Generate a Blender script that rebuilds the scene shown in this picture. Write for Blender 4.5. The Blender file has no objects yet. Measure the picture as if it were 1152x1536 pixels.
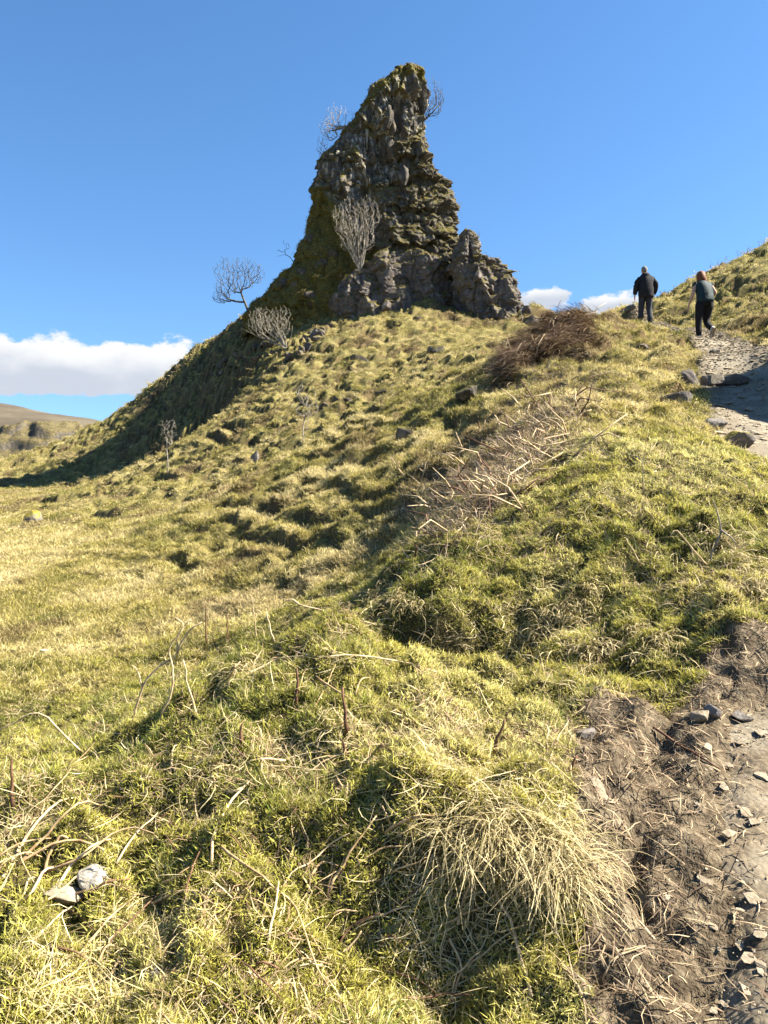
import bpy, bmesh, math, random
import numpy as np
from mathutils import Vector, Matrix, Quaternion

random.seed(7)
RNG = np.random.default_rng(11)
SC = bpy.context.scene
COL = SC.collection

# ------------------------------------------------------------------ camera, sky, sun, exposure
F_PX, CX, CY = 1140.0, 576.0, 768.0            # photograph is 1152 x 1536
HORIZON = 700.0
PITCH = math.atan((CY - HORIZON) / F_PX)       # camera tilts down by this much
cam_d = bpy.data.cameras.new('camera')
cam = bpy.data.objects.new('camera', cam_d)
COL.objects.link(cam)
cam_d.sensor_fit = 'VERTICAL'
cam_d.sensor_height = 36.0
cam_d.lens = 36.0 * F_PX / 1536.0
cam_d.clip_start, cam_d.clip_end = 0.05, 9000
cam.location = (0, 0, 0)
cam.rotation_euler = (math.pi / 2 - PITCH, 0, 0)
SC.camera = cam

SUN_AZ = math.radians(0)      # measured from +X (right) towards +Y (ahead)
SUN_EL = math.radians(44)
sun_dir = Vector((math.cos(SUN_EL) * math.cos(SUN_AZ), math.cos(SUN_EL) * math.sin(SUN_AZ), math.sin(SUN_EL)))
sl = bpy.data.lights.new('sun', 'SUN')
sl.energy = 5.0
sl.angle = math.radians(0.53)
sl.color = (1.0, 0.93, 0.80)
sun = bpy.data.objects.new('sun', sl)
COL.objects.link(sun)
sun.rotation_euler = sun_dir.to_track_quat('Z', 'Y').to_euler()

vs = SC.view_settings
vs.view_transform = 'Standard'
vs.look = 'None'
vs.exposure = 2.12
vs.gamma = 1.0
vs.use_curve_mapping = False
SC.cycles.use_denoising = True
SC.cycles.max_bounces = 4
SC.cycles.use_adaptive_sampling = True
SC.cycles.adaptive_threshold = 0.04
SC.cycles.diffuse_bounces = 2
SC.cycles.glossy_bounces = 2
SC.cycles.transmission_bounces = 3
SC.cycles.sample_clamp_indirect = 6.0


def build_world():
    w = bpy.data.worlds.new('World')
    SC.world = w
    w.use_nodes = True
    nt = w.node_tree
    nt.nodes.clear()
    N, L = nt.nodes.new, nt.links.new

    def math_n(op, a, b=None, c=None):
        n = N('ShaderNodeMath'); n.operation = op
        for i, v in enumerate((a, b, c)):
            if v is None:
                continue
            if isinstance(v, (int, float)):
                n.inputs[i].default_value = v
            else:
                L(v, n.inputs[i])
        return n.outputs[0]
    sky = N('ShaderNodeTexSky')
    sky.sky_type = 'NISHITA'
    sky.sun_disc = False
    sky.sun_elevation = SUN_EL
    sky.sun_rotation = math.pi / 2 - SUN_AZ
    sky.altitude = 300
    sky.air_density = 1.0
    sky.dust_density = 0.25
    sky.ozone_density = 2.6
    hsv = N('ShaderNodeHueSaturation')
    hsv.inputs['Saturation'].default_value = 1.2
    L(sky.outputs[0], hsv.inputs['Color'])
    tc = N('ShaderNodeTexCoord')
    lift = N('ShaderNodeVectorMath'); lift.operation = 'MULTIPLY_ADD'; lift.inputs[1].default_value = (1, 1, 0.86); lift.inputs[2].default_value = (0, 0, 0.12)
    L(tc.outputs['Generated'], lift.inputs[0]); L(lift.outputs[0], sky.inputs[0])
    nrm = N('ShaderNodeVectorMath'); nrm.operation = 'NORMALIZE'
    L(tc.outputs['Generated'], nrm.inputs[0])
    sep = N('ShaderNodeSeparateXYZ'); L(nrm.outputs[0], sep.inputs[0])
    az = math_n('ARCTAN2', sep.outputs[0], sep.outputs[1])
    el = math_n('ARCSINE', sep.outputs[2])
    comb = N('ShaderNodeCombineXYZ'); L(az, comb.inputs[0]); L(math_n('MULTIPLY', el, 1.7), comb.inputs[1])
    n1 = N('ShaderNodeTexNoise'); n1.inputs['Scale'].default_value = 21; n1.inputs['Detail'].default_value = 7
    n1.inputs['Roughness'].default_value = 0.6
    L(comb.outputs[0], n1.inputs['Vector'])
    n2 = N('ShaderNodeTexNoise'); n2.inputs['Scale'].default_value = 13; n2.inputs['Detail'].default_value = 5
    comb2 = N('ShaderNodeVectorMath'); comb2.operation = 'ADD'; comb2.inputs[1].default_value = (7.0, 0.03, 2.0)
    L(comb.outputs[0], comb2.inputs[0]); L(comb2.outputs[0], n2.inputs['Vector'])

    def px_az(px): return math.atan((px - CX) / F_PX)
    def py_el(py, px=CX): return math.atan((HORIZON - py) / F_PX * math.cos(px_az(px)))
    # azimuth, elevation of the flat base, half width, height above base, depth below base, softness gain
    clouds = [(px_az(-40), py_el(572, 60), 0.305, 0.062, 0.022, 1.0),
              (px_az(165), py_el(560, 165), 0.125, 0.048, 0.02, 0.9),
              (px_az(250), py_el(545, 250), 0.07, 0.036, 0.02, 0.8),
              (px_az(925), py_el(467, 925), 0.075, 0.026, 0.02, 0.62),
              (px_az(815), py_el(457, 815), 0.042, 0.024, 0.02, 0.6),
              (-1.45, 0.11, 0.42, 0.07, 0.03, 0.9), (1.75, 0.11, 0.5, 0.08, 0.03, 0.9), (2.85, 0.10, 0.3, 0.07, 0.03, 0.9)]
    total = None
    shade = None
    for (a, e, wa, up, dn, g) in clouds:
        da = math_n('DIVIDE', math_n('SUBTRACT', az, a), wa)
        de = math_n('SUBTRACT', el, e)
        deu = math_n('MAXIMUM', math_n('DIVIDE', de, up), 0.0)
        ded = math_n('MAXIMUM', math_n('DIVIDE', math_n('MULTIPLY', de, -1.0), dn), 0.0)
        d2 = math_n('ADD', math_n('MULTIPLY', da, da), math_n('ADD', math_n('MULTIPLY', deu, deu), math_n('MULTIPLY', ded, ded)))
        v = math_n('MULTIPLY', math_n('MAXIMUM', math_n('SUBTRACT', 1.0, math_n('SQRT', d2)), -0.6), g)
        s = math_n('MINIMUM', deu, 1.2)
        if total is None:
            total, shade = v, math_n('MULTIPLY', s, math_n('GREATER_THAN', v, -0.3))
        else:
            shade = math_n('MAXIMUM', shade, math_n('MULTIPLY', s, math_n('GREATER_THAN', v, 0.0)))
            total = math_n('MAXIMUM', total, v)
    nn = math_n('MULTIPLY', math_n('SUBTRACT', n1.outputs[0], 0.5), 1.15)
    dens = math_n('ADD', total, nn)
    mr = N('ShaderNodeMapRange'); mr.interpolation_type = 'SMOOTHSTEP'
    L(dens, mr.inputs[0]); mr.inputs[1].default_value = 0.12; mr.inputs[2].default_value = 0.28
    # cloud brightness: white tops, violet-grey undersides
    sh = math_n('ADD', math_n('MULTIPLY', shade, 1.5), math_n('MULTIPLY', math_n('SUBTRACT', n2.outputs[0], 0.55), 1.3))
    shr = N('ShaderNodeMapRange'); shr.interpolation_type = 'SMOOTHSTEP'
    L(sh, shr.inputs[0]); shr.inputs[1].default_value = 0.05; shr.inputs[2].default_value = 0.85
    cm = N('ShaderNodeMix'); cm.data_type = 'RGBA'
    L(shr.outputs[0], cm.inputs[0])
    cm.inputs[6].default_value = (2.7, 2.95, 3.4, 1)
    cm.inputs[7].default_value = (4.2, 4.25, 4.3, 1)
    mix = N('ShaderNodeMix'); mix.data_type = 'RGBA'
    L(mr.outputs[0], mix.inputs[0]); L(hsv.outputs[0], mix.inputs[6]); L(cm.outputs[2], mix.inputs[7])
    bg = N('ShaderNodeBackground'); bg.inputs[1].default_value = 0.055
    L(mix.outputs[2], bg.inputs[0])
    out = N('ShaderNodeOutputWorld'); L(bg.outputs[0], out.inputs[0])


build_world()

# ------------------------------------------------------------------ small numeric toolbox
_CT, _ST = math.cos(PITCH), math.sin(PITCH)


def pix(px, py, Y):
    """Direction of a pixel, at ground distance Y ahead."""
    cx, cy = (px - CX) / F_PX, (CY - py) / F_PX
    yw, zw = _CT + _ST * cy, -_ST + _CT * cy
    k = Y / yw
    return (cx * k, Y, zw * k)


def h2(ix, iy, s):
    n = (ix.astype(np.int64) * 374761393 + iy.astype(np.int64) * 668265263 + s * 1442695041) & 0xffffffff
    n = ((n ^ (n >> 13)) * 1274126177) & 0xffffffff
    n = ((n ^ (n >> 16)) * 2246822519) & 0xffffffff
    return ((n ^ (n >> 15)) & 0xffffff) / float(0x1000000)


def perlin(x, y, s=0):
    x = np.asarray(x, float); y = np.asarray(y, float)
    ix, iy = np.floor(x), np.floor(y)
    fx, fy = x - ix, y - iy
    u, v = fx * fx * fx * (fx * (fx * 6 - 15) + 10), fy * fy * fy * (fy * (fy * 6 - 15) + 10)
    r = []
    for dx in (0, 1):
        for dy in (0, 1):
            a = h2(ix + dx, iy + dy, s) * 2 * np.pi
            r.append(np.cos(a) * (fx - dx) + np.sin(a) * (fy - dy))
    return ((r[0] * (1 - v) + r[1] * v) * (1 - u) + (r[2] * (1 - v) + r[3] * v) * u) * 1.5


def fbm(x, y, o=4, s=0, g=0.5):
    t, a = 0.0, 1.0
    for k in range(o):
        t = t + a * perlin(x, y, s + k * 17)
        x, y, a = x * 2.03 + 3.1, y * 2.03 - 1.7, a * g
    return t


def sst(a, b, x):
    t = np.clip((x - a) / (b - a), 0, 1)
    return t * t * (3 - 2 * t)


def h3(ix, iy, iz, s):
    return h2(ix * 31 + iz * 7919, iy * 57 - iz * 104729, s)


def worley(P, s):
    """F1, F2, random value of the nearest cell and vector to it."""
    I = np.floor(P)
    n = len(P)
    f1, f2 = np.full(n, 9.0), np.full(n, 9.0)
    rv = np.zeros(n)
    vec = np.zeros((n, 3))
    for dx in (-1, 0, 1):
        for dy in (-1, 0, 1):
            for dz in (-1, 0, 1):
                cx, cy, cz = I[:, 0] + dx, I[:, 1] + dy, I[:, 2] + dz
                q = np.stack([cx + h3(cx, cy, cz, s), cy + h3(cx, cy, cz, s + 1), cz + h3(cx, cy, cz, s + 2)], 1) - P
                d = np.abs(q).max(1) * 0.88 + np.sqrt((q * q).sum(1)) * 0.12
                m = d < f1
                f2 = np.where(m, f1, np.minimum(f2, d))
                rv = np.where(m, h3(cx, cy, cz, s + 3), rv)
                vec = np.where(m[:, None], q, vec)
                f1 = np.where(m, d, f1)
    return f1, f2, rv, vec


# ------------------------------------------------------------------ terrain height
PATH_L = np.array([(-6, 1.0), (0, 1.1), (1.5, 0.72), (2.0, 0.88), (2.55, 1.2), (3.2, 2.05), (4.0, 2.75), (5.0, 3.0), (6.6, 2.92),
                   (8.2, 3.45), (10, 4.16), (12.2, 4.95), (15, 6.1), (18.6, 7.3), (20, 7.6), (22, 7.8), (25, 8.1), (30, 8.6)])
PATH_R = np.array([(-6, 2.7), (0, 2.7), (1.5, 2.5), (2.0, 2.6), (2.55, 2.8), (3.2, 3.4), (4.0, 4.0), (5.0, 4.35), (6.6, 4.45),
                   (8.2, 5.0), (10, 5.6), (12.2, 6.25), (15, 7.4), (18.6, 8.5), (20, 8.6), (22, 8.55), (25, 8.8), (30, 9.2)])


def path_u(x, y):
    """-1 .. 1 across the path."""
    l = np.interp(y, PATH_L[:, 0], PATH_L[:, 1]); r = np.interp(y, PATH_R[:, 0], PATH_R[:, 1])
    wob = 0.10 * perlin(x * 1.3, y * 1.3, 5) + 0.05 * perlin(x * 4, y * 4, 6)
    return (x - (l + r) / 2) / ((r - l) / 2) + wob


PZ = lambda Y: -1.5 + 0.245 * Y
CTRL_PIX = [
    # near mound
    (0, 1200, 2.6), (0, 1400, 1.95), (0, 1530, 1.65), (200, 1530, 1.6), (100, 1300, 2.15), (300, 1300, 2.1), (400, 1420, 1.8), (300, 1050, 3.05),
    (190, 1130, 2.9), (420, 962, 3.5), (560, 962, 3.5), (700, 1000, 3.2), (800, 1100, 2.65), (700, 1200, 2.12), (600, 1215, 2.03), (770, 1235, 2.0), (500, 1150, 2.35),
    (840, 1285, 1.95), (430, 1250, 2.1),
    (580, 1410, 1.86), (690, 1450, 1.84), (640, 1536, 1.70), (500, 1536, 1.6), (800, 1480, 1.74),
    # mound two
    (650, 950, 4.05), (800, 1010, 3.45), (930, 1010, 3.25), (850, 850, 4.25), (900, 750, 4.8), (950, 675, 5.6), (700, 800, 5.0), (1100, 800, 4.15), (1140, 715, 5.0),
    (1000, 930, 3.5), (1090, 890, 3.4), (620, 860, 4.9), (760, 720, 6.0), (880, 665, 6.0),
    # ridge beside the path
    (850, 605, 8.5), (950, 622, 8.0), (1010, 595, 9.2), (900, 560, 11), (1000, 530, 14), (930, 503, 16.5), (1035, 505, 17), (900, 476, 20), (950, 468, 25.5), (978, 485, 24), (850, 474, 19),
    (775, 570, 15), (720, 690, 8.0), (600, 840, 5.3), (545, 930, 4.2), (800, 500, 18.5), (780, 540, 16.5),
    # meadow
    (100, 1000, 7.4), (300, 1000, 6.8), (100, 850, 14), (100, 765, 30), (50, 724, 50), (0, 706, 60), (0, 1120, 5.2), (250, 850, 13), (400, 930, 7.6),
    # slope under the tower
    (640, 650, 14.5), (640, 550, 27.5), (640, 720, 9.8), (560, 850, 8.7), (500, 880, 8.3), (500, 750, 12.5), (400, 850, 11.0), (400, 700, 19), (300, 750, 20.5), (250, 712, 28),
    (400, 600, 33), (450, 545, 38), (440, 508, 43), (500, 482, 45), (600, 462, 45.5), (640, 445, 45), (700, 478, 43), (770, 498, 40), (715, 560, 19), (715, 520, 29), (735, 600, 13.8), (690, 660, 10.6),
    (300, 662, 43.5), (200, 695, 48), (560, 520, 38), (540, 620, 23),
    (300, 598, 47), (200, 655, 51.5), (380, 530, 46.5),
    # skyline on the left
    (372, 462, 55), (300, 513, 60), (230, 570, 63), (130, 640, 66), (60, 672, 68), (0, 688, 71), (340, 510, 50), (250, 585, 55), (160, 650, 59),
    (800, 456, 45), (835, 468, 44),
    # right-hand hill
    (1152, 365, 30), (1060, 403, 30.5), (1000, 440, 30), (1152, 450, 20.8), (1100, 478, 21.5), (1152, 505, 16.6), (1120, 420, 25), (1000, 498, 18.3), (1240, 335, 29), (1240, 420, 20.5),
]
CTRL_XYZ = [
    (0.1, 6.5, -0.88), (0.55, 8.2, -0.36), (-0.15, 4.9, -1.1), (-0.7, 5.6, -1.35), (0.45, 3.85, -1.2), (0.15, 3.95, -1.24), (-1.6, 4.6, -1.72), (-2.6, 5.0, -1.92),
    (-2.2, 3.2, -1.75), (-3.2, 3.0, -1.95), (-4, 1, -2.1), (-2, 0.5, -1.7), (-1, 0.4, -1.45), (0, 0.4, -1.5), (0, -2, -1.95), (-5, -5, -3.4), (-12, 0, -3.2), (-12, 8, -2.2), (-22, 20, -2.0), (-10, -14, -4.6),
    (0, -12, -4.3), (8, -12, -3.0), (-30, 45, -0.8), (-40, 20, -2.6), (-30, -10, -4.2), (20, -14, 0), (30, -5, 4),
    # unseen bank right of the path, built up to throw shade across it
    (6.3, 9.0, 2.3), (7.4, 9.4, 4.3), (9, 9.8, 6.0), (6.4, 7.6, 2.0), (7.6, 7.8, 3.7), (9, 8.0, 4.8), (8.2, 12.5, 3.3), (10, 13.5, 4.6), (6.2, 6.4, 0.6), (7.6, 6, 1.0), (6.0, 4, 0.05), (4.6, 2.4, -0.7), (5, 0, -1.1), (9, 2, 0.3), (12, 6, 2.6), (16, 10, 6), (14, 17, 6.6), (28, 16, 10), (26, 32, 11.5),
    # behind
    (11, 37, 5.8), (16, 36, 7.9), (13, 46, 6.0), (22, 44, 9.5), (9, 55, 6.5), (18, 60, 5), (-2, 64, 9.0), (-13, 70, 6.0), (-24, 76, 0.8), (-38, 80, -1.0), (4, 70, 4), (30, 50, 8), (0, 85, 0), (30, 85, 2), (-30, 90, -2), (60, 20, 8), (60, 70, 2), (-60, 50, -2.5), (-60, 0, -4), (60, -40, -2), (-40, -50, -6), (0, -45, -8),
    # under the tower
    (1, 49, 10.4), (4, 49, 9.4), (-4, 50, 11.0), (6.8, 46, 8.6), (-6.5, 53, 11.2),
]
_c = [pix(*p) for p in CTRL_PIX] + CTRL_XYZ
for Y in (0.5, 1.3, 2.0, 2.7, 3.4, 4.2, 5, 6.6, 8.2, 10, 12.2, 15, 18.6, 22, 25):
    l = np.interp(Y, PATH_L[:, 0], PATH_L[:, 1]); r = np.interp(Y, PATH_R[:, 0], PATH_R[:, 1])
    _c += [(l * 0.8 + r * 0.2, Y, PZ(Y)), (l * 0.2 + r * 0.8, Y, PZ(Y))]
_C = np.array(_c)


def tps_fit(C, lam=1e-4):
    n = len(C)
    d = np.hypot(C[:, None, 0] - C[None, :, 0], C[:, None, 1] - C[None, :, 1])
    # r^1.0-like kernel (tension) blended: stays calm between distant points
    K = tps_k(d)
    A = np.zeros((n + 3, n + 3))
    A[:n, :n] = K + lam * np.eye(n)
    A[:n, n] = 1; A[:n, n + 1:] = C[:, :2]
    A[n, :n] = 1; A[n + 1:, :n] = C[:, :2].T
    b = np.zeros(n + 3); b[:n] = C[:, 2]
    return np.linalg.solve(A, b)


def tps_k(d):
    return -np.sqrt(d * d + 0.15 ** 2)


_W = tps_fit(_C)


def base_h(x, y):
    x = np.asarray(x, float).ravel(); y = np.asarray(y, float).ravel()
    out = np.empty(len(x))
    n = len(_C)
    for i in range(0, len(x), 20000):
        xs, ys = x[i:i + 20000], y[i:i + 20000]
        d2 = (xs[:, None] - _C[None, :, 0]) ** 2 + (ys[:, None] - _C[None, :, 1]) ** 2
        out[i:i + 20000] = -np.sqrt(d2 + 0.15 ** 2) @ _W[:n] + _W[n] + xs * _W[n + 1] + ys * _W[n + 2]
    return out


def terrain_fast(x, y):
    x = np.asarray(x, float); y = np.asarray(y, float)
    lr = np.log(np.clip(np.hypot(x, y), 0.31, 3000)); an = np.arctan2(x, y)
    a = np.interp(lr, GRID['lr'], np.arange(len(GRID['lr']))); b = np.interp(an, GRID['an'], np.arange(len(GRID['an'])))
    i, j = np.minimum(a.astype(int), len(GRID['lr']) - 2), np.minimum(b.astype(int), len(GRID['an']) - 2)
    u, v = a - i, b - j
    z = GRID['z']
    return (z[i, j] * (1 - v) + z[i, j + 1] * v) * (1 - u) + (z[i + 1, j] * (1 - v) + z[i + 1, j + 1] * v) * u


def terrain(x, y, full=False):
    if GRID: return terrain_fast(x, y)
    return terrain_exact(x, y)


def terrain_exact(x, y, full=False):
    x = np.asarray(x, float); y = np.asarray(y, float)
    shp = x.shape
    x = x.ravel(); y = y.ravel()
    r = np.hypot(x, y)
    h = base_h(x, y)
    far = sst(70, 120, r)
    h = h * (1 - far) + far * (-3.0 + 1.5 * fbm(x / 60, y / 60, 3, 3))
    u = np.abs(path_u(x, y))
    onpath = (1 - sst(0.85, 1.25, u)) * (1 - sst(27, 29, y))
    rough = sst(6.5, 12, r) * (1 - far)
    meadow = sst(-2.0, -4.5, x + 0.12 * (y - 9)) * (1 - sst(17, 30, y))
    rough = rough * (1 - 0.62 * meadow)
    # terracettes: broken ledges following the contours
    steep = sst(0.10, 0.3, hslope(x, y, h)) if full is not None else 1.0
    ph = h / 0.52 + 1.0 * fbm(x / 6.5, y / 5.0, 3, 21) + 0.2 * perlin(x * 0.9, y * 0.9, 25)
    f = ph - np.floor(ph)
    saw = np.where(f < 0.80, 0.10 * f / 0.80, 0.10 + 0.90 * sst(0.80, 0.98, f)) - f
    tmask = sst(-0.42, 0.16, fbm(x / 1.9, y / 1.2, 2, 31)) * steep
    ter = 0.74 * saw * tmask
    ph2 = h / 0.27 + 0.9 * fbm(x / 3.4, y / 2.2, 2, 41)
    f2 = ph2 - np.floor(ph2)
    saw2 = np.where(f2 < 0.6, 0.25 * f2 / 0.6, 0.25 + 0.75 * sst(0.6, 1.0, f2)) - f2
    ter2 = 0.36 * saw2 * sst(-0.45, 0.2, fbm(x / 1.1, y / 0.9, 2, 47)) * steep
    hum = np.abs(fbm(x / 1.25, y / 0.8, 3, 51))
    lum = fbm(x / 0.5, y / 0.5, 3, 61)
    det = rough * (ter * (0.5 + 0.5 * sst(13, 24, r)) + ter2 + 0.18 * (hum - 0.25) * (0.35 + 0.65 * steep) + 0.06 * lum)
    # hummocks on the near banks
    nearm = (1 - sst(6.5, 14, r))
    pil = np.sqrt(np.abs(fbm(x / 0.34, y / 0.26, 2, 74)) + 0.02)
    det = det + nearm * (0.060 * fbm(x / 0.5, y / 0.42, 3, 71) + 0.11 * (pil - 0.5) + 0.03 * perlin(x / 0.10, y / 0.10, 77))
    rid = sst(5.2, 7.0, r) * (1 - sst(22, 28, r)) * sst(0.5, 1.5, x - 0.12 * y)
    det = det + rid * 0.16 * (np.abs(fbm(x / 0.85, y / 0.85, 3, 81)) - 0.25)
    det = det * (1 - 0.93 * onpath) + onpath * (0.012 * fbm(x * 3, y * 3, 3, 91) + 0.05 * sst(5, 8, y) * np.abs(fbm(x / 1.1, y / 0.45, 2, 95)))
    return (h + det).reshape(shp)


_LR = np.linspace(math.log(0.25), math.log(160), 240)
_AN = np.linspace(-np.pi, np.pi, 361)


def _slope_grid():
    R, A = np.meshgrid(np.exp(_LR), _AN, indexing='ij')
    X, Y = (R * np.sin(A)).ravel(), (R * np.cos(A)).ravel()
    h = base_h(X, Y)
    e = 0.8
    return (np.hypot(base_h(X + e, Y) - h, base_h(X, Y + e) - h) / e).reshape(R.shape)


_SG = _slope_grid()


def hslope(x, y, h):
    lr = np.clip((np.log(np.maximum(np.hypot(x, y), 0.26)) - _LR[0]) / (_LR[1] - _LR[0]), 0, len(_LR) - 1.001)
    an = np.clip((np.arctan2(x, y) - _AN[0]) / (_AN[1] - _AN[0]), 0, len(_AN) - 1.001)
    i, j = lr.astype(int), an.astype(int)
    u, v = lr - i, an - j
    return (_SG[i, j] * (1 - v) + _SG[i, j + 1] * v) * (1 - u) + (_SG[i + 1, j] * (1 - v) + _SG[i + 1, j + 1] * v) * u


def ground_hit(px, py, y0=1.2, y1=70.0):
    """First ground point along a pixel's direction."""
    p = np.array(pix(px, py, 1.0))
    lo, hi = y0, y1
    for step in (150, 24, 10):
        Y = np.geomspace(lo, hi, step)
        d = p[2] * Y - terrain(p[0] * Y, Y)
        k = int(np.argmax(d < 0))
        if d[k] >= 0:
            lo = hi = Y[-1]; break
        if k == 0:
            lo = hi = Y[0]; break
        lo, hi = Y[k - 1], Y[k]
    yy = (lo + hi) / 2
    x = p[0] * yy
    return Vector((x, yy, float(terrain(np.array([x]), np.array([yy]))[0])))


def gz(x, y):
    return float(terrain(np.array([x]), np.array([y]))[0])


def in_poly(x, y, poly):
    c = np.zeros(x.shape, bool)
    j = len(poly) - 1
    for i in range(len(poly)):
        xi, yi = poly[i]; xj, yj = poly[j]
        m = ((yi > y) != (yj > y)) & (x < (xj - xi) * (y - yi) / (yj - yi + 1e-12) + xi)
        c ^= m
        j = i
    return c


def plane_xy(px, py):
    """Pixel on the plane of the path."""
    d = pix(px, py, 1.0)
    Y = -1.5 / (d[2] - 0.245)
    return (d[0] * Y, Y)


DIRT = [plane_xy(*p) for p in [(800, 1600), (850, 1480), (885, 1340), (872, 1250), (838, 1150), (815, 1075), (900, 1035), (1000, 1000), (1080, 975), (1152, 955)]] + \
       [(2.6, 3.6), (4.4, 4.0), (4.2, 2), (3.5, -2), (0.3, -2)]


def dirt_mask(x, y):
    wx = x + 0.10 * perlin(x * 3, y * 3, 101) + 0.05 * perlin(x * 9, y * 9, 102)
    wy = y + 0.10 * perlin(x * 3, y * 3, 103) + 0.05 * perlin(x * 9, y * 9, 104)
    return in_poly(wx, wy, DIRT)


# ------------------------------------------------------------------ mesh + material helpers
def tag(o, label=None, cat=None, group=None, kind=None):
    if label: o['label'] = label
    if cat: o['category'] = cat
    if group: o['group'] = group
    if kind: o['kind'] = kind
    return o


def mesh_np(name, V, F, mat=None, smooth=True):
    me = bpy.data.meshes.new(name)
    V = np.asarray(V, np.float32); F = np.asarray(F, np.int32)
    k = F.shape[1]
    me.vertices.add(len(V)); me.vertices.foreach_set('co', V.ravel())
    me.loops.add(F.size); me.loops.foreach_set('vertex_index', F.ravel())
    me.polygons.add(len(F))
    me.polygons.foreach_set('loop_start', np.arange(0, F.size, k, dtype=np.int32))
    if mat: me.materials.append(mat)
    me.update(calc_edges=True)
    if smooth: me.polygons.foreach_set('use_smooth', np.ones(len(F), bool))
    me.validate()
    return me


def link(name, me, parent=None, loc=None):
    o = bpy.data.objects.new(name, me)
    COL.objects.link(o)
    if parent: o.parent = parent
    if loc is not None: o.location = loc
    return o


def empty(name, loc, rz=0.0):
    o = bpy.data.objects.new(name, None)
    o.empty_display_size = 0.1
    COL.objects.link(o)
    o.location = loc
    o.rotation_euler = (0, 0, rz)
    return o


def attr(me, name, arr, typ='FLOAT', dom='POINT'):
    a = me.attributes.new(name, typ, dom)
    if typ == 'FLOAT':
        a.data.foreach_set('value', np.asarray(arr, np.float32).ravel())
    elif typ == 'FLOAT_COLOR':
        a.data.foreach_set('color', np.asarray(arr, np.float32).ravel())
    elif typ == 'FLOAT_VECTOR':
        a.data.foreach_set('vector', np.asarray(arr, np.float32).ravel())
    elif typ == 'INT':
        a.data.foreach_set('value', np.asarray(arr, np.int32).ravel())


class NT:
    """Tiny node-tree helper."""
    def __init__(self, name, rough=0.9, spec=0.25):
        self.m = bpy.data.materials.new(name)
        self.m.use_nodes = True
        self.t = self.m.node_tree
        self.t.nodes.clear()
        self.out = self.n('ShaderNodeOutputMaterial')
        self.b = self.n('ShaderNodeBsdfPrincipled')
        self.b.inputs['Roughness'].default_value = rough
        self.b.inputs['Specular IOR Level'].default_value = spec
        self.l(self.b.outputs[0], self.out.inputs[0])

    def n(self, t): return self.t.nodes.new(t)
    def l(self, a, b): self.t.links.new(a, b)

    def noise(self, scale, detail=5, rough=0.6, vec=None, out=0):
        n = self.n('ShaderNodeTexNoise')
        n.inputs['Scale'].default_value = scale; n.inputs['Detail'].default_value = detail
        n.inputs['Roughness'].default_value = rough
        if vec is not None: self.l(vec, n.inputs['Vector'])
        return n.outputs[out]

    def pos(self, sc=None):
        g = self.n('ShaderNodeNewGeometry').outputs['Position']
        if sc is None: return g
        v = self.n('ShaderNodeVectorMath'); v.operation = 'MULTIPLY'; v.inputs[1].default_value = sc
        self.l(g, v.inputs[0])
        return v.outputs[0]

    def ramp(self, fac, stops, interp='LINEAR'):
        r = self.n('ShaderNodeValToRGB')
        r.color_ramp.interpolation = interp
        e = r.color_ramp.elements
        while len(e) < len(stops): e.new(0.5)
        for i, (p, c) in enumerate(stops):
            e[i].position = p
            e[i].color = (*c, 1) if len(c) == 3 else c
        self.l(fac, r.inputs[0])
        return r.outputs[0]

    def mix(self, fac, a, b, mode='MIX'):
        m = self.n('ShaderNodeMix'); m.data_type = 'RGBA'; m.blend_type = mode
        for s, v in ((m.inputs[0], fac), (m.inputs[6], a), (m.inputs[7], b)):
            if isinstance(v, (int, float)): s.default_value = v
            elif isinstance(v, tuple): s.default_value = (*v, 1) if len(v) == 3 else v
            else: self.l(v, s)
        return m.outputs[2]

    def math(self, op, a, b=None, clamp=False):
        n = self.n('ShaderNodeMath'); n.operation = op; n.use_clamp = clamp
        for i, v in enumerate((a, b)):
            if v is None: continue
            if isinstance(v, (int, float)): n.inputs[i].default_value = v
            else: self.l(v, n.inputs[i])
        return n.outputs[0]

    def mrange(self, v, a, b, c=0.0, d=1.0):
        n = self.n('ShaderNodeMapRange'); n.interpolation_type = 'SMOOTHSTEP'
        self.l(v, n.inputs[0])
        for i, x in enumerate((a, b, c, d)): n.inputs[i + 1].default_value = x
        return n.outputs[0]

    def attr(self, name, typ='GEOMETRY', out='Fac'):
        n = self.n('ShaderNodeAttribute'); n.attribute_name = name; n.attribute_type = typ
        return n.outputs[out]

    def color(self, c):
        if isinstance(c, tuple): self.b.inputs['Base Color'].default_value = (*c, 1)
        else: self.l(c, self.b.inputs['Base Color'])

    def bump(self, h, strength=0.5, dist=0.02):
        b = self.n('ShaderNodeBump'); b.inputs['Strength'].default_value = strength; b.inputs['Distance'].default_value = dist
        self.l(h, b.inputs['Height']); self.l(b.outputs[0], self.b.inputs['Normal'])


def simple_mat(name, col, var=0.35, scale=20, rough=0.85, spec=0.2, bump=0.0):
    t = NT(name, rough, spec)
    n = t.noise(scale, 4)
    t.color(t.mix(n, tuple(c * (1 - var) for c in col), tuple(c * (1 + var) for c in col)))
    if bump: t.bump(n, bump, 0.01)
    return t.m


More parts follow.
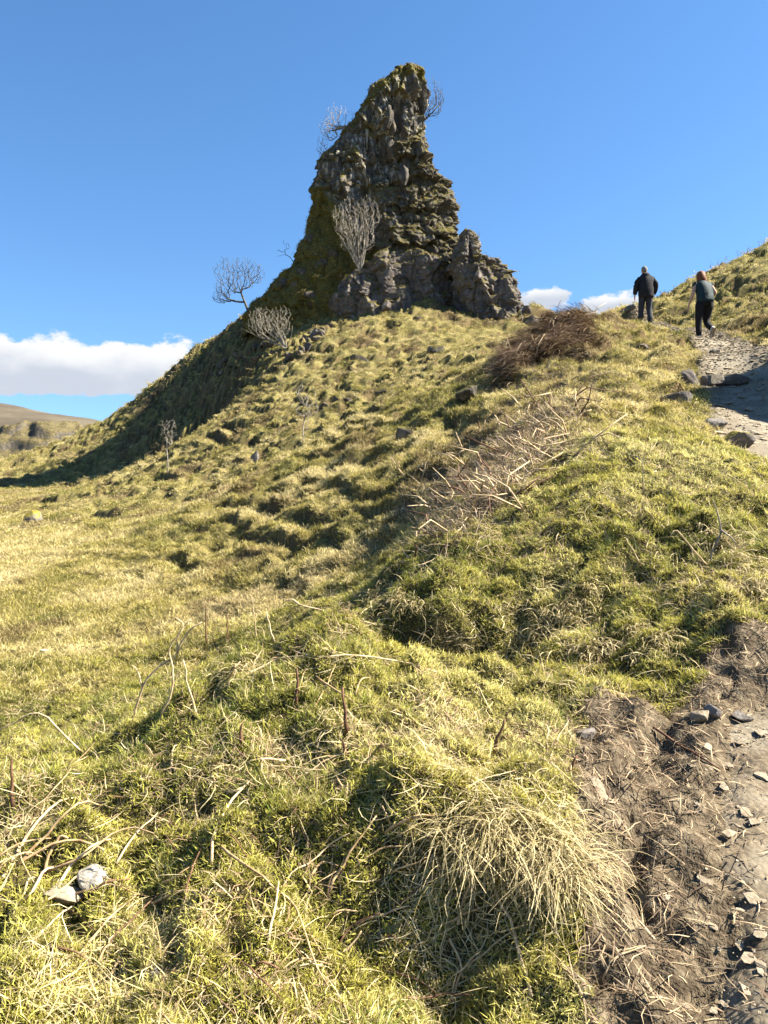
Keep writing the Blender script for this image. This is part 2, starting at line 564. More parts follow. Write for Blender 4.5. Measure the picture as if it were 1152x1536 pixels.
def mat_ground():
    t = NT('ground_soil_and_turf', 0.95, 0.1)
    P = t.pos()
    mid = t.noise(4.0, 4, 0.65, P)
    fine = t.noise(38, 3, 0.7, P)
    turf = t.ramp(mid, [(0.3, (0.075, 0.066, 0.018)), (0.5, (0.150, 0.136, 0.040)), (0.68, (0.245, 0.215, 0.085))])
    thatch = t.ramp(fine, [(0.3, (0.045, 0.030, 0.016)), (0.55, (0.14, 0.10, 0.05)), (0.75, (0.30, 0.24, 0.13))])
    turf = t.mix(t.mrange(fine, 0.42, 0.62, 0.0, 0.55), turf, thatch)
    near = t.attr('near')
    nearc = t.ramp(fine, [(0.3, (0.02, 0.016, 0.007)), (0.55, (0.065, 0.055, 0.02)), (0.75, (0.15, 0.12, 0.05))])  # near ground coloured darker so gaps between blades read as shaded
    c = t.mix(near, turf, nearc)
    brown = t.ramp(fine, [(0.3, (0.03, 0.018, 0.010)), (0.6, (0.10, 0.065, 0.036)), (0.8, (0.2, 0.14, 0.08))])
    c = t.mix(t.attr('brown'), c, brown)
    soil = t.ramp(t.noise(24, 5, 0.72, P), [(0.28, (0.026, 0.019, 0.012)), (0.5, (0.088, 0.067, 0.042)), (0.72, (0.21, 0.172, 0.113))])
    c = t.mix(t.attr('dirt'), c, soil)
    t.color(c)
    t.bump(t.math('ADD', fine, t.math('MULTIPLY', mid, 1.5)), 0.7, 0.03)
    return t.m


def mat_path():
    t = NT('path_trodden_gravel', 0.95, 0.15)
    P = t.pos()
    v = t.n('ShaderNodeTexVoronoi'); v.inputs['Scale'].default_value = 17; t.l(P, v.inputs['Vector'])
    v2 = t.n('ShaderNodeTexVoronoi'); v2.inputs['Scale'].default_value = 55; t.l(P, v2.inputs['Vector'])
    big = t.noise(1.4, 5, 0.6, P)
    fine = t.noise(60, 6, 0.7, P)
    base = t.ramp(t.math('ADD', t.math('MULTIPLY', big, 0.55), t.math('MULTIPLY', fine, 0.45)),
                  [(0.3, (0.09, 0.073, 0.05)), (0.5, (0.19, 0.162, 0.115)), (0.7, (0.31, 0.272, 0.20))])
    sepv = t.n('ShaderNodeSeparateColor'); t.l(v2.outputs['Color'], sepv.inputs[0])
    st = t.ramp(sepv.outputs[0], [(0.0, (0.11, 0.09, 0.068)), (0.6, (0.23, 0.195, 0.15)), (1.0, (0.36, 0.315, 0.25))])
    c = t.mix(t.mrange(v2.outputs['Distance'], 0.0, 0.55, 0.8, 0.0), base, st)
    edge = t.attr('edge')
    soil = t.ramp(t.noise(24, 5, 0.72, P), [(0.28, (0.035, 0.025, 0.016)), (0.5, (0.11, 0.084, 0.054)), (0.72, (0.23, 0.19, 0.125))])
    c = t.mix(t.math('MULTIPLY', edge, t.mrange(t.noise(6, 5, 0.6, P), 0.3, 0.6)), c, soil)
    t.color(c)
    hh = t.math('SUBTRACT', t.math('ADD', t.math('MULTIPLY', fine, 0.5), big), t.math('MULTIPLY', v2.outputs['Distance'], 0.9))
    t.bump(hh, 0.4, 0.012)
    return t.m


def mat_rock(name, dark=(0.035, 0.031, 0.028), mid=(0.115, 0.10, 0.088), pale=(0.34, 0.31, 0.26), moss=(0.105, 0.088, 0.022), moss_amt=1.0, sc=1.0, bump=0.6, lichen=(0.55, 0.70, 0.55)):
    t = NT(name, 0.92, 0.2)
    P = t.pos()
    a = t.noise(1.3 * sc, 5, 0.68, P)
    b = t.noise(7 * sc, 6, 0.7, P)
    Pv = t.pos((1.0, 1.0, 0.35))
    str_ = t.noise(3.0 * sc, 5, 0.6, Pv)
    f = t.math('ADD', t.math('MULTIPLY', a, 0.5), t.math('MULTIPLY', b, 0.5))
    c = t.ramp(f, [(0.33, dark), (0.5, mid), (0.60, tuple(x * 1.5 for x in mid)), (0.72, pale)])
    c = t.mix(t.mrange(str_, lichen[0], lichen[1], 0, lichen[2]), c, pale)
    c = t.mix(t.mrange(t.noise(2.2 * sc, 4, 0.6, t.pos((1, 1, 1.3)), 0), 0.56, 0.66, 0, 0.5), c, (0.13, 0.098, 0.062))
    g = t.n('ShaderNodeNewGeometry')
    s = t.n('ShaderNodeSeparateXYZ'); t.l(g.outputs['Normal'], s.inputs[0])
    up = t.math('ADD', s.outputs[2], t.math('MULTIPLY', t.math('SUBTRACT', a, 0.5), 1.6))
    mcol = t.ramp(t.noise(9 * sc, 5, 0.7, P), [(0.3, tuple(x * 0.45 for x in moss)), (0.55, moss), (0.75, tuple(x * 2.1 for x in moss))])
    veg = t.attr('veg')
    mf = t.math('MAXIMUM', t.mrange(up, 0.42, 0.72, 0, moss_amt), t.mrange(t.math('ADD', veg, t.math('SUBTRACT', a, 0.5)), 0.4, 0.75))
    c = t.mix(mf, c, mcol)
    t.color(c)
    t.bump(t.math('ADD', t.noise(6 * sc, 5, 0.75, P), t.math('MULTIPLY', b, 0.6)), bump, 0.12 / sc)
    return t.m


M = {}
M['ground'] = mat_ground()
M['path'] = mat_path()
M['rock'] = mat_rock('weathered_basalt', (0.022, 0.019, 0.016), (0.078, 0.068, 0.056), (0.33, 0.30, 0.245))
M['rock_pale'] = mat_rock('lichened_basalt', (0.024, 0.021, 0.018), (0.085, 0.076, 0.064), (0.38, 0.35, 0.29), lichen=(0.50, 0.63, 0.8))
M['crag'] = mat_rock('pinkish_grey_basalt', (0.034, 0.029, 0.026), (0.115, 0.097, 0.085), (0.34, 0.30, 0.26))
M['stone'] = mat_rock('path_stone', (0.13, 0.10, 0.068), (0.225, 0.185, 0.128), (0.33, 0.285, 0.21), moss_amt=0.0, sc=9.0, bump=0.4)
M['darkstone'] = mat_rock('dark_path_stone', (0.06, 0.052, 0.045), (0.13, 0.115, 0.10), (0.28, 0.25, 0.22), moss_amt=0.0, sc=7.0, bump=0.5)
M['slab'] = mat_rock('slab_stone', (0.05, 0.044, 0.04), (0.115, 0.10, 0.09), (0.24, 0.22, 0.19), moss_amt=0.35, sc=3.5, bump=0.6)


def grass_mat(name, transl=0.35, spread=0.55, straw=(0.42, 0.33, 0.15), straw_amt=0.3, src='INSTANCER'):
    t = NT(name, 0.65, 0.25)
    gc = t.attr('gcol', src, 'Color')
    bv = t.attr('bv')
    bs = t.attr('bs')
    c = t.mix(1.0, gc, t.ramp(bv, [(0.0, (1 - spread,) * 3), (1.0, (1 + spread,) * 3)]), 'MULTIPLY')
    c = t.mix(t.mrange(bs, 1 - straw_amt - 0.03, 1 - straw_amt + 0.03), c, straw)
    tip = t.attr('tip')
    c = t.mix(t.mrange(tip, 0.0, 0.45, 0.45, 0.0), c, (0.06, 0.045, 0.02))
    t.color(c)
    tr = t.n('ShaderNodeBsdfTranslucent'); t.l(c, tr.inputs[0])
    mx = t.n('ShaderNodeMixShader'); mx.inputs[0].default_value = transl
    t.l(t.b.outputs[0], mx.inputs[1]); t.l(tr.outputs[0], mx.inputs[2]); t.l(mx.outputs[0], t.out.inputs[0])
    return t.m


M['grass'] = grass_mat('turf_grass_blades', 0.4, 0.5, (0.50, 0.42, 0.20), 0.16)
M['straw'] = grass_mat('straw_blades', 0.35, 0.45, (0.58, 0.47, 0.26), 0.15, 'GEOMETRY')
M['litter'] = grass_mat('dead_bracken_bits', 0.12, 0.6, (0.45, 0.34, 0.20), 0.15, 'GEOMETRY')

# ------------------------------------------------------------------ ground sheet
GRID = {}


def build_ground():
    A = np.concatenate([np.radians(np.linspace(-180, -50, 40, endpoint=False)), np.radians(np.linspace(-50, -32, 45, endpoint=False)),
                        np.radians(np.linspace(-32, 32, 500, endpoint=False)),
                        np.radians(np.linspace(32, 50, 45, endpoint=False)), np.radians(np.linspace(50, 180, 40, endpoint=False))])
    r = [0.3]
    while r[-1] < 3500:
        q = r[-1]
        r.append(q * (1.02 if q < 1.2 else 1.0105 if q < 18 else 1.0085 if q < 66 else 1.03 if q < 200 else 1.12))
    R = np.array(r)
    RR, AA = np.meshgrid(R, A, indexing='ij')
    X, Y = RR * np.sin(AA), RR * np.cos(AA)
    Z = terrain(X, Y)
    GRID['lr'], GRID['an'], GRID['z'] = np.log(R), np.append(A, np.pi), np.hstack([Z, Z[:, :1]])
    u = np.abs(path_u(X, Y))
    Z = Z - 0.045 * (1 - sst(0.8, 1.1, u)) * (1 - sst(26, 28, Y))
    na = len(A)
    V = np.stack([X.ravel(), Y.ravel(), Z.ravel()], 1)
    i = np.arange(len(R) - 1)[:, None] * na
    j = np.arange(na)[None, :]
    j2 = (j + 1) % na
    Fq = np.stack([i + j, i + j2, i + na + j2, i + na + j], -1).reshape(-1, 4)
    V = np.vstack([V, [[0, 0, gz(0, 0.01)]]])
    k = np.arange(na)
    cap = np.stack([k, (k + 1) % na, np.full(na, len(V) - 1)], 1)
    me = mesh_np('ground', V, np.vstack([Fq[:, [2, 1, 0]], Fq[:, [3, 2, 0]], cap]), M['ground'])
    x, y = V[:, 0], V[:, 1]
    rr = np.hypot(x, y)
    dirt = dirt_mask(x, y).astype(float) * (1 - sst(5, 6, rr))
    dirt = np.maximum(dirt, (1 - sst(0.95, 1.15, np.abs(path_u(x, y)))) * (1 - sst(27, 29, y)) * (y > -8))
    attr(me, 'dirt', dirt)
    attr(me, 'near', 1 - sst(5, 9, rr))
    br = np.zeros(len(x))
    zz = terrain(x, y)
    e_ = np.maximum(0.1, rr * 0.006)
    gr = np.hypot(terrain(x + e_, y) - zz, terrain(x, y + e_) - zz) / e_
    br[:] = np.maximum(brown_mask(x, y), sst(0.7, 1.4, gr) * sst(7, 10, rr) * (1 - sst(66, 90, rr)) * 0.85)
    attr(me, 'brown', br)
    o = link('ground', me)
    tag(o, kind='structure')
    return me


def brown_mask(x, y):
    """patches of dead bracken and heather on the hillside."""
    n = fbm(x / 2.6, y / 2.6, 4, 131)
    return sst(0.22, 0.5, n) * sst(7, 11, np.hypot(x, y)) * 0.75


def build_path():
    ys = np.concatenate([np.linspace(-6, 1, 25), np.geomspace(1.02, 28, 340)])
    us = np.linspace(-1.35, 1.35, 70)
    l = np.interp(ys, PATH_L[:, 0], PATH_L[:, 1]); r = np.interp(ys, PATH_R[:, 0], PATH_R[:, 1])
    X = (l + r)[:, None] / 2 + us[None, :] * (r - l)[:, None] / 2
    Y = np.repeat(ys[:, None], len(us), 1)
    uu = np.abs(path_u(X, Y))
    Z = terrain(X, Y) + 0.010 * fbm(X * 6, Y * 6, 3, 141) - 0.09 * sst(0.88, 1.30, uu)
    n = len(us)
    i = np.arange(len(ys) - 1)[:, None] * n; j = np.arange(n - 1)[None, :]
    Fq = np.stack([i + j, i + j + 1, i + n + j + 1, i + n + j], -1).reshape(-1, 4)
    me = mesh_np('path', np.stack([X.ravel(), Y.ravel(), Z.ravel()], 1), Fq, M['path'])
    attr(me, 'edge', sst(0.35, 0.95, uu.ravel()))
    tag(link('path', me), kind='structure')


build_ground()
build_path()


def build_far_hill():
    t = NT('moorland_brown', 0.95, 0.05)
    P = t.pos((1, 1, 2.5))
    n = t.noise(0.012, 7, 0.65, P)
    t.color(t.ramp(n, [(0.3, (0.042, 0.036, 0.028)), (0.5, (0.082, 0.068, 0.050)), (0.7, (0.12, 0.102, 0.072))]))
    xs = np.linspace(-900, 500, 150); ys = np.linspace(500, 1500, 80)
    X, Y = np.meshgrid(xs, ys, indexing='ij')
    prof = np.interp(X / 900.0, [-1.0, -0.66, -0.506, -0.46, -0.425, -0.38, -0.33, -0.2, 0.1, 0.5], [90, 90, 83, 76, 70, 62, 53, 32, 15, 6])
    ridge = np.exp(-((Y - 900) / 260.0) ** 2)
    Z = prof * ridge + 4 * fbm(X / 90, Y / 90, 4, 151) * ridge - 8
    n_ = len(ys)
    i = np.arange(len(xs) - 1)[:, None] * n_; j = np.arange(n_ - 1)[None, :]
    Fq = np.stack([i + j, i + n_ + j, i + n_ + j + 1, i + j + 1], -1).reshape(-1, 4)
    me = mesh_np('distant_hill', np.stack([X.ravel(), Y.ravel(), Z.ravel()], 1), Fq, t.m)
    tag(link('distant_hill', me), kind='structure')


build_far_hill()

# ------------------------------------------------------------------ rock masses
def rock_mesh(name, rows, Yc, front, back, mat, block=1.1, amp=0.35, strata=0.25, seed=1, nth=300, nz=260, colstretch=0.5, expo=2.6, veg=None, lean=0.0, zbase_extra=1.2, gully=0.7):
    """rows: (py, px_left, px_right) from top to bottom at depth Yc; front/back: half depth (top, bottom)."""
    rows = sorted(rows)
    zs = np.array([pix(CX, r[0], Yc)[2] for r in rows])
    xl = np.array([pix(r[1], r[0], Yc)[0] for r in rows]); xr = np.array([pix(r[2], r[0], Yc)[0] for r in rows])
    ztop, zbot = zs[0], zs[-1] - zbase_extra
    t = np.linspace(0, 1, nz)
    z = ztop + (zbot - ztop) * t
    o = np.argsort(zs)
    XL, XR = np.interp(z, zs[o], xl[o]), np.interp(z, zs[o], xr[o])
    tf = np.clip((ztop - z) / max(ztop - zs[-1], 1e-6), 0, 1.2)
    th = np.linspace(0, 2 * np.pi, nth, endpoint=False)
    # more samples on the side that can be seen
    th = th - 0.35 * np.sin(th + np.pi / 2) * 0 
    c, s = np.cos(th), np.sin(th)
    e = 2.0 / expo
    cx_, sx_ = np.sign(c) * np.abs(c) ** e, np.sign(s) * np.abs(s) ** e
    fr = front[0] + (front[1] - front[0]) * tf; bk = back[0] + (back[1] - back[0]) * tf
    cxm, hw = (XL + XR) / 2, (XR - XL) / 2
    capk = np.clip((ztop - z) / 0.5, 0, 1) ** 0.5
    X = cxm[:, None] + hw[:, None] * cx_[None, :] * (0.72 + 0.28 * capk[:, None])
    D = np.where(sx_[None, :] < 0, fr[:, None] * capk[:, None], bk[:, None] * capk[:, None]) * sx_[None, :]
    Y = Yc + D + lean * (1 - tf)[:, None]
    Z = np.repeat(z[:, None], nth, 1)
    P = np.stack([X.ravel(), Y.ravel(), Z.ravel()], 1)
    nv = np.stack([np.repeat((cx_ / np.maximum(hw.mean(), .1))[None], nz, 0).ravel(), np.repeat((sx_ / np.maximum((fr.mean() + bk.mean()) / 2, .1))[None], nz, 0).ravel(), np.zeros(nz * nth)], 1)
    nv /= np.linalg.norm(nv, axis=1)[:, None] + 1e-9
    # domain warp
    wv = np.stack([fbm(P[:, 1] * 0.5 + P[:, 0] * .3, P[:, 2] * 0.5, 2, seed), fbm(P[:, 0] * 0.5, P[:, 2] * 0.5 + 9, 2, seed + 3), fbm(P[:, 0] * 0.4 + 5, P[:, 1] * 0.4 + P[:, 2] * .2, 2, seed + 6)], 1)
    Q = P + 0.16 * wv
    st = np.array([1 / block, 1 / block, colstretch / block])
    f1, f2, rv, vec = worley(Q * st + seed, seed)
    g1, g2, rv2, vec2 = worley(Q * st * 2.3 + seed * 3, seed + 9)
    k1, k2, rv3, vec3 = worley(Q * st * 5.1 + seed * 5, seed + 19)
    crack = 1 - sst(0.0, 0.07, f2 - f1)
    crack2 = 1 - sst(0.0, 0.08, g2 - g1)
    def facet(r, v, k):
        a = r * 91.7
        g = np.stack([np.sin(a), np.sin(a * 1.7 + 2), np.sin(a * 2.3 + 4)], 1)
        return (g * v).sum(1) * k
    d = amp * (rv - 0.5) * 1.5 + facet(rv, vec, amp * 0.55) + facet(rv2, vec2, amp * 0.3) + amp * 0.55 * (rv2 - 0.5) + amp * 0.3 * (rv3 - 0.5) - amp * 0.6 * crack - amp * 0.22 * crack2
    # strata: ledges that run round
    ph = P[:, 2] / 1.9 + 0.5 * fbm(P[:, 0] / 3, P[:, 1] / 3 + P[:, 2] / 9, 3, seed + 31) + (rv - 0.5) * 0.18
    f = ph - np.floor(ph)
    d += strata * (0.5 - f)
    ph2 = P[:, 2] / 0.62 + 0.6 * fbm(P[:, 0] / 2, P[:, 1] / 2 + P[:, 2] / 5, 3, seed + 37) + (rv2 - 0.5) * 0.3
    d += strata * 0.38 * (0.5 - (ph2 - np.floor(ph2)))
    d += amp * 0.6 * fbm(P[:, 0] / 1.8 + P[:, 1] / 2.0, P[:, 2] / 1.8 - P[:, 1] / 3, 3, seed + 41)
    # deep gullies that run up the face
    gl = fbm(P[:, 0] / 1.9 + P[:, 1] / 2.6 + 0.12 * P[:, 2], P[:, 2] / 8.5, 3, seed + 43)
    d += gully * (0.34 - np.abs(gl) * 1.25)
    d -= d.mean() + 0.1
    fade = np.repeat((0.35 + 0.65 * capk)[:, None], nth, 1).ravel()
    if veg is not None: fade = fade * (1 - 0.5 * sst(0.3, 1.0, veg(P)))
    P = P + nv * (d * fade)[:, None]
    P[:, 2] += (0.2 * (rv2 - 0.5) + 0.12 * fbm(P[:, 0] * 0.9, P[:, 1] * 0.9, 3, seed + 51)) * min(1.0, amp * 2.4) * fade
    V = np.vstack([P, [[cxm[0], Yc + lean, ztop + 0.12]]])
    i = np.arange(nz - 1)[:, None] * nth; j = np.arange(nth)[None, :]; j2 = (j + 1) % nth
    Fq = np.stack([i + j, i + nth + j, i + nth + j2, i + j2], -1).reshape(-1, 4)
    top = np.stack([np.full(nth, nz * nth), np.arange(nth), (np.arange(nth) + 1) % nth], 1)
    F3 = np.vstack([Fq[:, [0, 1, 2]], Fq[:, [0, 2, 3]], top])
    me = mesh_np(name, V, F3, mat, smooth=False)
    vg = np.zeros(len(V)) if veg is None else veg(V)
    attr(me, 'veg', vg)
    return me


tower_loc = Vector((pix(590, 465, 47)[0], 47.0, gz(pix(590, 465, 47)[0], 47.0)))
TOWER = empty('rock_tower', tower_loc)
tag(TOWER, 'tall dark basalt crag tower with mossy ledges crowning the grassy hill', 'rock tower')


def add_rock(name, me, label=None):
    me.transform(Matrix.Translation(-tower_loc))
    o = link(name, me, TOWER)
    if label: o['label'] = label
    return o


def veg_main(V):
    x, y, z = V.T
    pyv = HORIZON - z / 48.5 * F_PX
    pxv = CX + x / y * F_PX
    # turf clothing the lower left shoulder and the crest
    a = sst(0, 70, (pyv - 300) + (520 - pxv) * 1.1)
    b = sst(25, -10, np.abs(pyv - (118 + np.maximum(0, 600 - pxv) * 0.95)) - 12) * 0.8
    c = 0.55 * sst(-0.1, 0.5, fbm(x / 1.6, z / 1.3, 3, 333))
    return np.clip(np.maximum(np.maximum(a, b), c), 0, 1)


def veg_some(V):
    x, y, z = V.T
    return 0.5 * sst(0.05, 0.6, fbm(x / 1.3, z / 1.0, 3, 335))


MAIN = [(104, 599, 626), (108, 593, 630), (118, 587, 632), (130, 572, 632), (145, 557, 631), (170, 541, 630), (200, 513, 631), (212, 504, 632), (230, 494, 635), (250, 486, 636), (265, 482, 636),
        (300, 474, 640), (330, 469, 650), (360, 458, 660), (380, 450, 670), (400, 440, 680), (420, 418, 690), (440, 398, 700), (460, 380, 705), (480, 365, 710)]
PILL = [(213, 602, 633), (225, 592, 637), (245, 587, 637), (258, 583, 643), (270, 578, 662), (283, 572, 673), (300, 568, 677), (318, 564, 674), (335, 560, 678), (360, 556, 684), (390, 550, 690), (420, 548, 700), (470, 545, 712)]
CRAG = [(368, 588, 622), (380, 578, 640), (392, 560, 655), (402, 540, 662), (412, 516, 668), (425, 506, 674), (445, 500, 682), (470, 497, 690)]
BUTT = [(345, 693, 703), (352, 690, 711), (368, 688, 714), (384, 686, 720), (391, 684, 727), (394, 683, 742), (402, 682, 748), (409, 681, 762), (420, 680, 770), (450, 682, 773), (480, 700, 776), (500, 715, 778)]
add_rock('rock_face', rock_mesh('rock_face', MAIN, 50.0, (1.4, 3.6), (1.6, 6.0), M['rock_pale'], 1.15, 0.34, 0.30, 3, 420, 400, 0.42, 2.4, veg_main, gully=0.8))
add_rock('rock_pillar', rock_mesh('rock_pillar', PILL, 48.6, (1.1, 3.0), (1.5, 3.0), M['rock'], 0.95, 0.26, 0.55, 13, 280, 270, 1.0, 2.5, veg_some, gully=0.6))
add_rock('lower_crag', rock_mesh('lower_crag', CRAG, 46.6, (0.8, 1.7), (2, 3.0), M['crag'], 1.5, 0.32, 0.10, 23, 260, 140, 0.7, 2.8, None, gully=0.5), 'pinkish grey blocky cliff at the foot of the tower')
add_rock('rock_buttress', rock_mesh('rock_buttress', BUTT, 45.2, (0.8, 2.2), (0.9, 2.6), M['crag'], 0.95, 0.26, 0.2, 33, 260, 180, 0.6, 2.6, veg_some), 'stepped buttress with a small pinnacle and a pale sunlit end')

# ------------------------------------------------------------------ generic shapes
def tube_np(pts, rad, sides=5):
    """swept tube along a polyline -> verts, tri faces"""
    P = np.asarray(pts, float); n = len(P)
    rad = np.broadcast_to(np.asarray(rad, float), (n,))
    T = np.gradient(P, axis=0); T /= np.linalg.norm(T, axis=1)[:, None] + 1e-12
    ref = np.array([0.3, 0.2, 1.0]) if abs(T[0][2]) < 0.9 else np.array([1.0, 0.1, 0.0])
    A = np.cross(T, ref); A /= np.linalg.norm(A, axis=1)[:, None] + 1e-12
    B = np.cross(T, A)
    a = np.linspace(0, 2 * np.pi, sides, endpoint=False)
    V = (P[:, None, :] + rad[:, None, None] * (np.cos(a)[None, :, None] * A[:, None, :] + np.sin(a)[None, :, None] * B[:, None, :])).reshape(-1, 3)
    i = np.arange(n - 1)[:, None] * sides; j = np.arange(sides)[None, :]; j2 = (j + 1) % sides
    q = np.stack([i + j, i + j2, i + sides + j2, i + sides + j], -1).reshape(-1, 4)
    F = np.vstack([q[:, [0, 1, 2]], q[:, [0, 2, 3]]])
    caps = [(0, k + 1, k) for k in range(1, sides - 1)] + [((n - 1) * sides, (n - 1) * sides + k, (n - 1) * sides + k + 1) for k in range(1, sides - 1)]
    return V, np.vstack([F, caps])


def join_np(parts):
    V, F, o = [], [], 0
    for v, f in parts:
        V.append(v); F.append(np.asarray(f) + o); o += len(v)
    return np.vstack(V), np.vstack(F)


def smooth_line(pts, k=4):
    """Catmull-Rom through the points."""
    P = np.asarray(pts, float)
    if len(P) < 3:
        t = np.linspace(0, 1, k + 1)[:, None]
        return P[0] * (1 - t) + P[-1] * t
    Q = np.vstack([2 * P[0] - P[1], P, 2 * P[-1] - P[-2]])
    out = []
    for i in range(1, len(Q) - 2):
        for t in np.linspace(0, 1, k, endpoint=False):
            a, b, c, d = Q[i - 1], Q[i], Q[i + 1], Q[i + 2]
            out.append(0.5 * ((2 * b) + (-a + c) * t + (2 * a - 5 * b + 4 * c - d) * t * t + (-a + 3 * b - 3 * c + d) * t ** 3))
    out.append(P[-1])
    return np.array(out)


def stone_mesh(name, seed, dims, mat, n=16, box=0.5, worn=False):
    rg = random.Random(seed)
    bm = bmesh.new()
    for _ in range(n):
        v = Vector((rg.gauss(0, 1), rg.gauss(0, 1), rg.gauss(0, 1))).normalized()
        m = max(abs(v.x), abs(v.y), abs(v.z))
        v = v * ((1 - box) + box / m) * rg.uniform(0.85, 1.0)
        bm.verts.new((v.x * dims[0] * 0.5, v.y * dims[1] * 0.5, v.z * dims[2] * 0.5))
    r = bmesh.ops.convex_hull(bm, input=bm.verts)
    for v in [v for v in bm.verts if not v.link_faces]: bm.verts.remove(v)
    bmesh.ops.dissolve_limit(bm, angle_limit=math.radians(12), verts=bm.verts, edges=bm.edges)
    bmesh.ops.bevel(bm, geom=list(bm.edges), offset=min(dims) * 0.05, segments=1, affect='EDGES')
    bmesh.ops.triangulate(bm, faces=bm.faces)
    if worn:
        bmesh.ops.subdivide_edges(bm, edges=list(bm.edges), cuts=2, use_grid_fill=True)
        bmesh.ops.smooth_vert(bm, verts=bm.verts, factor=0.4, use_axis_x=True, use_axis_y=True, use_axis_z=True)
        co = np.array([v.co[:] for v in bm.verts]) / max(dims)
        k = 0.022 * max(dims) * fbm(co[:, 0] * 5 + seed, co[:, 1] * 5 + co[:, 2] * 4, 3, seed) + 0.010 * max(dims) * fbm(co[:, 0] * 14, co[:, 2] * 14 + co[:, 1] * 9, 2, seed + 1)
        for v, d in zip(bm.verts, k): v.co += v.co.normalized() * float(d)
        bmesh.ops.triangulate(bm, faces=bm.faces)
    me = bpy.data.meshes.new(name)
    bm.to_mesh(me); bm.free()
    me.materials.append(mat)
    return me


# ------------------------------------------------------------------ grass clumps spread by geometry nodes
def clump(name, n, radius, length, width, th0, th1, segs, mat, seed, curl=0.3):
    rg = np.random.default_rng(seed)
    V, F, bv, bs, tp = [], [], [], [], []
    o = 0
    for b in range(n):
        a = rg.uniform(0, 2 * np.pi); rr = radius * math.sqrt(rg.uniform())
        p = np.array([rr * math.cos(a), rr * math.sin(a), -0.008])
        phi = rg.uniform(0, 2 * np.pi)
        L = rg.uniform(*length); w = rg.uniform(*width)
        t0, t1 = rg.uniform(*th0), rg.uniform(*th1)
        dphi = rg.normal(0, curl)
        v1, v2 = rg.uniform(), rg.uniform()
        for k in range(segs + 1):
            t = k / segs
            ww = w * (1 - 0.85 * t * t) * 0.5
            ph = phi + dphi * t
            side = np.array([-math.sin(ph), math.cos(ph), 0.35 * math.sin(v1 * 9)])
            V += [p - side * ww, p + side * ww]
            bv += [v1, v1]; bs += [v2, v2]; tp += [t, t]
            th = math.radians(t0 + (t1 - t0) * t)
            d = np.array([math.cos(ph) * math.sin(th), math.sin(ph) * math.sin(th), math.cos(th)])
            p = p + d * L / segs
            if k < segs:
                F.append((o + 2 * k, o + 2 * k + 1, o + 2 * k + 3, o + 2 * k + 2))
        o += 2 * (segs + 1)
    me = mesh_np(name, np.array(V), np.array(F), mat)
    attr(me, 'bv', bv); attr(me, 'bs', bs); attr(me, 'tip', tp)
    return bpy.data.objects.new(name, me)


def scatter(name, P, rot, scale, col, sources, parent=None, label=None, cat=None):
    """one 'stuff' object: points carrying instances of small clumps"""
    me = bpy.data.meshes.new(name)
    me.vertices.add(len(P)); me.vertices.foreach_set('co', np.asarray(P, np.float32).ravel())
    attr(me, 'rot', rot, 'FLOAT_VECTOR')
    attr(me, 'siz', scale)
    c4 = np.ones((len(P), 4)); c4[:, :3] = col
    attr(me, 'gcol', c4, 'FLOAT_COLOR')
    attr(me, 'pick', RNG.integers(0, len(sources), len(P)), 'INT')
    o = link(name, me, parent)
    src = bpy.data.collections.new(name + '_kinds')
    for s in sources: src.objects.link(s)
    ng = bpy.data.node_groups.new(name + '_spread', 'GeometryNodeTree')
    ng.interface.new_socket('Geometry', in_out='INPUT', socket_type='NodeSocketGeometry')
    ng.interface.new_socket('Geometry', in_out='OUTPUT', socket_type='NodeSocketGeometry')
    N, L = ng.nodes.new, ng.links.new
    gi, go = N('NodeGroupInput'), N('NodeGroupOutput')
    mp = N('GeometryNodeMeshToPoints'); L(gi.outputs[0], mp.inputs[0])
    ci = N('GeometryNodeCollectionInfo'); ci.inputs[0].default_value = src
    ci.inputs['Separate Children'].default_value = True; ci.inputs['Reset Children'].default_value = True

    def na(n, t):
        a = N('GeometryNodeInputNamedAttribute'); a.data_type = t; a.inputs[0].default_value = n
        return a.outputs[0]
    ip = N('GeometryNodeInstanceOnPoints')
    ip.inputs['Pick Instance'].default_value = True
    L(mp.outputs[0], ip.inputs['Points']); L(ci.outputs[0], ip.inputs['Instance'])
    L(na('pick', 'INT'), ip.inputs['Instance Index'])
    L(na('rot', 'FLOAT_VECTOR'), ip.inputs['Rotation']); L(na('siz', 'FLOAT'), ip.inputs['Scale'])
    L(ip.outputs[0], go.inputs[0])
    md = o.modifiers.new('spread', 'NODES'); md.node_group = ng
    tag(o, label, cat, kind='stuff')
    return o


def sector(n, r0, r1, amax=36, power=1.0, jit=None):
    """random ground points; density falls as r^-(power) outwards"""
    u = RNG.uniform(size=n)
    e = 2 - power
    r = (r0 ** e + u * (r1 ** e - r0 ** e)) ** (1 / e) if abs(e) > 1e-6 else r0 * (r1 / r0) ** u
    a = np.radians(RNG.uniform(-amax, amax, n))
    return r * np.sin(a), r * np.cos(a)


def normals(x, y, e=0.04):
    z = terrain(x, y)
    nx = -(terrain(x + e, y) - z) / e; ny = -(terrain(x, y + e) - z) / e
    return z, nx, ny


